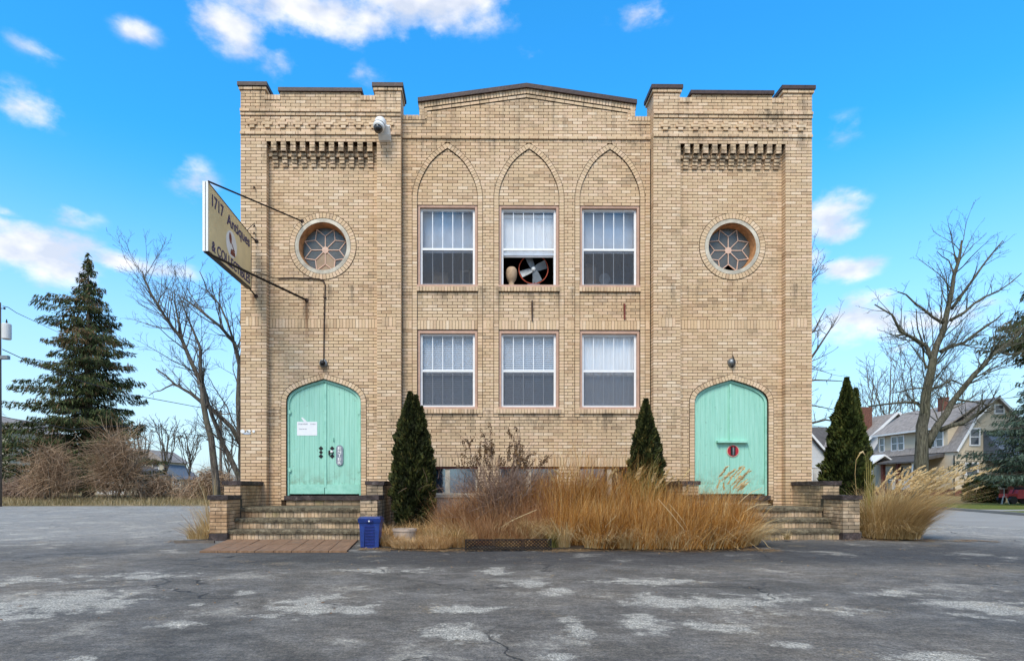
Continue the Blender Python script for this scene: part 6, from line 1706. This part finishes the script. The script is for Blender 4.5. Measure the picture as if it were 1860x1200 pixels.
win(h2, 41.2, 43 - DC, 1.9, .9, 1.2, 'Y')
# grey gable house
h3 = thing('grey_house', (41, 60 - DC, 0), 'grey sided house with white rake boards and a brick chimney', 'house')
pk = D(1625, 752, 60); yl = 60 - DC
gl3 = D(1568, 806, 60); gr3 = (pk.x + (pk.x - gl3.x), gl3.z)
m = MB(); m.prism([(gl3.x + .2, -.2), (gl3.x + .2, gl3.z + .2), (pk.x, pk.z - .05), (gr3[0] - .2, gl3.z + .2), (gr3[0] - .2, -.2)], yl, yl + 9, axis='Y'); m.build('wall', 'grey_siding', h3)
for a, b in (((gl3.x - .1, gl3.z), (pk.x, pk.z)), ((gr3[0] + .1, gl3.z), (pk.x, pk.z))):
    slope(a, b, yl - .5, yl + 9.4, .14, 'asphalt_shingle', 'roof', h3); slope(a, b, yl - .58, yl - .51, .22, 'trim_white', 'barge_board', h3)
q = D(1592, 760, 60); m = MB(); m.box(q.x - .6, q.x + .55, yl + 1.5, yl + 2.5, 4, D(1592, 740, 62).z); m.build('chimney', 'chimney_brick', h3)
q = D(1618, 790, 60); win(h3, q.x, yl, q.z, .7, 1.2, 'Y'); q = D(1600, 862, 60); win(h3, q.x, yl, q.z, .7, 1.2, 'Y')
# white porch house just past the right tower
h4 = thing('porch_house', (37, 62 - DC, 0), 'grey roofed house with white porch just past the right tower', 'house')
a, b = D(1440, 870, 66), D(1532, 870, 66); ya = 66 - DC
m = MB(); m.box(a.x, b.x, ya, ya + 8, -.2, 4.6); m.build('wall', 'white_siding', h4)
zr = D(1480, 775, 70).z
m = MB(); m.prism([(ya - .6, 4.5), (ya + 4, zr), (ya + 8.6, 4.5)], a.x - .5, b.x + .5, axis='X'); m.build('roof', 'dark_shingle', h4)
q = D(1478, 806, 62); e = D(1500, 830, 62)
m = MB(); m.prism([(q.x - 3, e.z), (q.x - .6, q.z + .9), (e.x + .1, e.z)], 62 - DC, 65.9 - DC, axis='Y'); m.build('porch_gable', 'grey_siding', h4)
slope((e.x + .2, e.z - .05), (q.x - .6, q.z + .95), 61.6 - DC, 66.0 - DC, .12, 'dark_shingle', 'roof', h4); slope((e.x + .2, e.z - .05), (q.x - .6, q.z + .95), 61.5 - DC, 61.58 - DC, .2, 'trim_white', 'barge_board', h4)
m = MB(); m.box(q.x - 3, e.x, 62.01 - DC, 65.9 - DC, 3.0, e.z); m.build('porch_beam', 'grey_siding', h4)
m = MB(); m.box(e.x - .25, e.x, 62.1 - DC, 62.35 - DC, 0, 3.0); m.box(q.x - .3, q.x - .05, 62.1 - DC, 62.35 - DC, 0, 3.0); m.build('porch_post', 'trim_white', h4)
m = MB(); m.box(q.x - 3, e.x, 62.05 - DC, 62.3 - DC, 0, 1.1); m.build('porch_rail', 'trim_white', h4)
# yard things
q = D(1851, 896, 34); rt = thing('garden_tractor', (q.x, q.y, 0), 'small red garden tractor on the lawn at the right edge', 'tractor')
m = MB(); frus(m, q.x + .3, q.y, .75, .35, .55, .28, .35, .85); m.box(q.x - .9, q.x - .3, q.y - .3, q.y + .3, .4, .62); m.build('body', 'dull_red_toy', rt)
m = MB(); m.box(q.x - .1, q.x + .25, q.y - .2, q.y + .2, .86, 1.0); m.build('seat', 'black_iron', rt)
for (dx, r_) in ((-.7, .22), (.55, .32)):
    for s_ in (-1, 1):
        m = MB(); m.lathe((q.x + dx, q.y + s_ * .38, r_ + .06), [(r_, -.08), (r_, .08)], 16, axis=Vector((0, 1, 0))); m.build('wheel', 'black_iron', rt)
m = MB(); m.tube([(q.x - .4, q.y, .6), (q.x - .2, q.y, 1.05)], .02, 5); m.tube([(q.x - .2 + .15 * math.cos(a), q.y + .15 * math.sin(a), 1.05) for a in np.linspace(0, 6.28, 13)], .015, 4); m.build('steering_wheel', 'black_iron', rt)
q = D(1824, 903, 33); fs = thing('flower_stand', (q.x, q.y, 0), 'thin stand with a pink and white potted flower before the brick porch', 'plant stand')
m = MB()
for (dx, dy) in ((-.2, -.1), (.2, -.1), (0, .2)): m.tube([(q.x + dx, q.y + dy, 0.05), (q.x + dx * .3, q.y + dy * .3, .5)], .015, 5)
m.tube([(q.x, q.y, .45), (q.x, q.y, 1.0)], .02, 5); m.build('legs', 'trim_white', fs)
m = MB(); m.lathe((q.x, q.y, .95), [(.12, 0), (.2, .2), (.17, .2)], 12); m.build('pot', 'black_iron', fs)
nb = NB(); n_ = 160; P = np.array([q.x, q.y, 1.3]) + rg.normal(0, .13, (n_, 3)) * np.array([1.3, 1, .8]); nb.add(*cards(P, rg.normal(0, .05, (n_, 3)), rg.normal(0, .05, (n_, 3)), rg.random(n_)))
leafy('bloom', [(0, (.5, .04, .08)), (.4, (.6, .2, .25)), (.6, (.75, .7, .7)), (1, (.8, .8, .8))]); nb.build('blooms', 'bloom', fs, kind='stuff')
q = D(1780, 905, 36); t_ = thing('evergreen_bush', (q.x, q.y, 0), 'round dull green bush at the corner of the beige house', 'bush'); nb = NB(); n_ = 2600
a = rg.random(n_) * 6.28; zf = rg.random(n_); r_ = .85 * np.sqrt(np.clip(1 - (zf * 1.5 - .5) ** 2, 0, 1)) * rg.uniform(.8, 1.05, n_); P = np.stack([q.x + r_ * np.cos(a), q.y + r_ * np.sin(a), .05 + zf * 1.7], 1)
nb.add(*cards(P, rg.normal(0, .06, (n_, 3)), rg.normal(0, .05, (n_, 3)), rg.random(n_) * .8)); nb.build('foliage', 'olive_cedar_foliage', t_, kind='stuff')
m = MB(); m.tube([(q.x, q.y, 0), (q.x, q.y, 1.2)], .05, 6); m.build('stem', 'bark_grey', t_)

# ------------------------------------------------------------------ things on the left
pc = D(-5, 900, 31); pl = thing('utility_pole', (pc.x, pc.y, 0), 'wooden utility pole with a grey transformer at the left edge', 'utility pole')
m = MB(); m.tube([(pc.x, pc.y, 0), (pc.x, pc.y, D(0, 549, 31).z)], [.2, .16], 10); m.build('pole', 'pole_wood', pl, smooth=True)
q = D(12, 602, 30.8); m = MB(); m.lathe((q.x, q.y, q.z - .39), [(.19, 0), (.21, .02), (.21, .74), (.19, .78), (.05, .8)], 18); m.build('transformer', 'white_siding', pl)
m = MB(); m.lathe((q.x, q.y, q.z + .4), [(.05, 0), (.03, .06), (.05, .1), (.03, .14), (.02, .22)], 10); m.build('insulator', 'black_iron', pl)
q = D(7, 649, 30.8); m = MB(); m.box(pc.x, q.x + .25, q.y - .1, q.y + .1, q.z - .09, q.z + .09); m.build('junction_box', 'grey_metal', pl)
q = D(8, 560, 30.8); m = MB(); m.lathe((q.x, q.y, q.z - .05), [(.03, 0), (.06, .04), (.04, .1)], 10); m.tube([(pc.x, q.y, q.z), q], .02, 5); m.build('insulator', 'black_iron', pl)
for lab, P in (('upper power line sloping from the pole past the spruce', [(5, 556, 31), (15, 558, 32), (30, 568, 36), (120, 610, 60)]), ('thick service cable crossing before the spruce', [(4, 634, 30.8), (60, 660, 31.5), (140, 690, 33), (230, 715, 36), (430, 752, 46)]),
               ('low slack cable before the brush', [(0, 755, 31), (40, 764, 31.5), (80, 769, 32), (130, 780, 33), (180, 775, 35), (260, 772, 38), (330, 786, 40), (440, 800, 46)])):
    pts = [D(*p_) for p_ in P]; t_ = thing('power_line', pts[0], lab, 'cable', 'overhead lines on the left'); m = MB()
    # smooth
    Q_ = []
    for i in range(len(pts) - 1):
        for k in range(5): Q_.append(pts[i].lerp(pts[i + 1], k / 5))
    Q_.append(pts[-1]); m.tube(Q_, .018 if 'thick' not in lab else .022, 5); m.build('wire', 'cable', t_)
q = D(401, 900, 75); p2 = thing('utility_pole', (q.x, q.y, 0), 'distant thin utility pole between the bare trees', 'utility pole')
m = MB(); m.tube([(q.x, q.y, 0), (q.x, q.y, D(401, 745, 75).z)], [.2, .15], 8); m.build('pole', 'pole_wood', p2); zc_ = D(401, 752, 75).z
m = MB(); m.box(q.x - 1.1, q.x + 1.1, q.y - .25, q.y - .15, zc_ - .06, zc_ + .06); m.build('crossarm', 'pole_wood', p2)
# small far house
ha = D(240, 900, 80); y_ = ha.y
h5 = thing('far_house', (ha.x, y_, 0), 'small pale house with a low grey roof seen right of the spruce', 'house')
xA, xB, xC = D(262, 0, 80).x, D(299, 0, 80).x, D(331, 0, 80).x; z1_, z2_ = D(0, 838, 80).z, D(0, 870, 80).z
m = MB(); m.box(xA - 4, xB, y_, y_ + 6, 0, z1_); m.build('wall', 'cream_wall', h5)
m = MB(); m.prism([(xA - 4.4, z1_), (xB + .4, z1_), (xB - 2.0, z1_ + 1.6), (xA - 2, z1_ + 1.9)], y_ - .4, y_ + 6.4, axis='Y'); m.build('roof', 'asphalt_shingle', h5)
m = MB(); m.box(xB + .01, xC - .2, y_ + .1, y_ + 5, 0, z2_); m.build('annex', 'cream_wall', h5)
m = MB(); m.prism([(xB + .02, z2_), (xC + .3, z2_), (xB + .02, z2_ + 2.0)], y_ - .3, y_ + 5.2, axis='Y'); m.build('annex_roof', 'slate_blue_shingle', h5)
q = D(283, 849, 80); win(h5, q.x, y_, q.z, .7, 1.1, 'Y')
q = D(320, 878, 80); win(h5, q.x, y_ + .1, q.z, .7, 1.0, 'Y')
# cream garage behind the spruce and a tan house at the left edge
q0, q1 = D(160, 0, 55), D(250, 0, 55); g1_ = thing('cream_garage', ((q0.x + q1.x) / 2, q0.y, 0), 'low cream garage half hidden behind the spruce trunk', 'garage')
m = MB(); m.box(q0.x, q1.x, q0.y, q0.y + 6, 0, D(0, 862, 55).z); m.build('wall', 'cream_wall', g1_)
m = MB(); z_ = D(0, 862, 55).z; m.prism([(q0.x - .3, z_), (q1.x + .3, z_), ((q0.x + q1.x) / 2, z_ + 1.0)], q0.y - .3, q0.y + 6.3, axis='Y'); m.build('roof', 'dark_shingle', g1_)
m = MB(); m.box(q0.x + .8, q0.x + 3.2, q0.y - .04, q0.y - .001, .3, 2.0); m.build('garage_door', 'white_siding', g1_)
q0, q1 = D(-90, 0, 60), D(15, 0, 60); g2_ = thing('tan_house', ((q0.x + q1.x) / 2, q0.y, 0), 'tan house wall at the far left edge behind the conifers', 'house')
z_ = D(0, 780, 60).z; m = MB(); m.box(q0.x, q1.x, q0.y, q0.y + 8, 0, z_); m.build('wall', 'cream_wall', g2_)
m = MB(); m.prism([(q0.x - .3, z_), (q1.x + .3, z_), ((q0.x + q1.x) / 2, z_ + 1.6)], q0.y - .3, q0.y + 8.3, axis='Y'); m.build('roof', 'asphalt_shingle', g2_)
win(g2_, q1.x - 1.6, q0.y, z_ - 2.0, .9, 1.3, 'Y')
# old board fence
q0, q1 = D(-20, 0, 41), D(78, 0, 41); fn = thing('board_fence', (q0.x, q0.y, 0), 'weathered grey board fence at the left behind the verge', 'fence')
n = 26; w_ = (q1.x - q0.x) / n; zt = D(0, 862, 41).z
for i in range(n):
    m = MB(); h_ = zt + rnd.uniform(-.06, .05); m.box(q0.x + i * w_ + .01, q0.x + (i + 1) * w_ - .012, q0.y + rnd.uniform(0, .015), q0.y + .03, .2, h_); m.build('board', 'old_fence_wood', fn)
m = MB(); m.box(q0.x, q1.x, q0.y + .031, q0.y + .08, zt - .5, zt - .4); m.box(q0.x, q1.x, q0.y + .031, q0.y + .08, .6, .7); m.build('rail', 'old_fence_wood', fn)
# distant treeline on both sides
nb = NB()
for (x0_, x1_, d_, h_, n_) in ((-80, 440, 130, 9, 9000), (1470, 2000, 150, 10, 7000)):
    xs_ = rg.uniform(x0_, x1_, n_); P = np.array([[D(a, 900, d_).x, d_ - DC, 0] for a in xs_]); P[:, 1] += rg.uniform(-6, 6, n_)
    hh = h_ * (.55 + .2 * np.sin(xs_ * .05) + .15 * np.sin(xs_ * .13 + 1)) * rg.uniform(.3, 1, n_)
    V, Q = ribbons(P, rg.random(n_) * 6.28, hh, rg.uniform(0, .3, n_), np.full(n_, .035), 3, wob=.05); nb.add(V, Q, np.repeat(rg.random(n_) * .8, 3))
nb.build('distant_woods', 'shrub_twig', kind='stuff', label='brown leafless woods along the horizon')
print('objects', len(bpy.data.objects), 'faces', sum(len(o.data.polygons) for o in bpy.data.objects if o.type == 'MESH'))
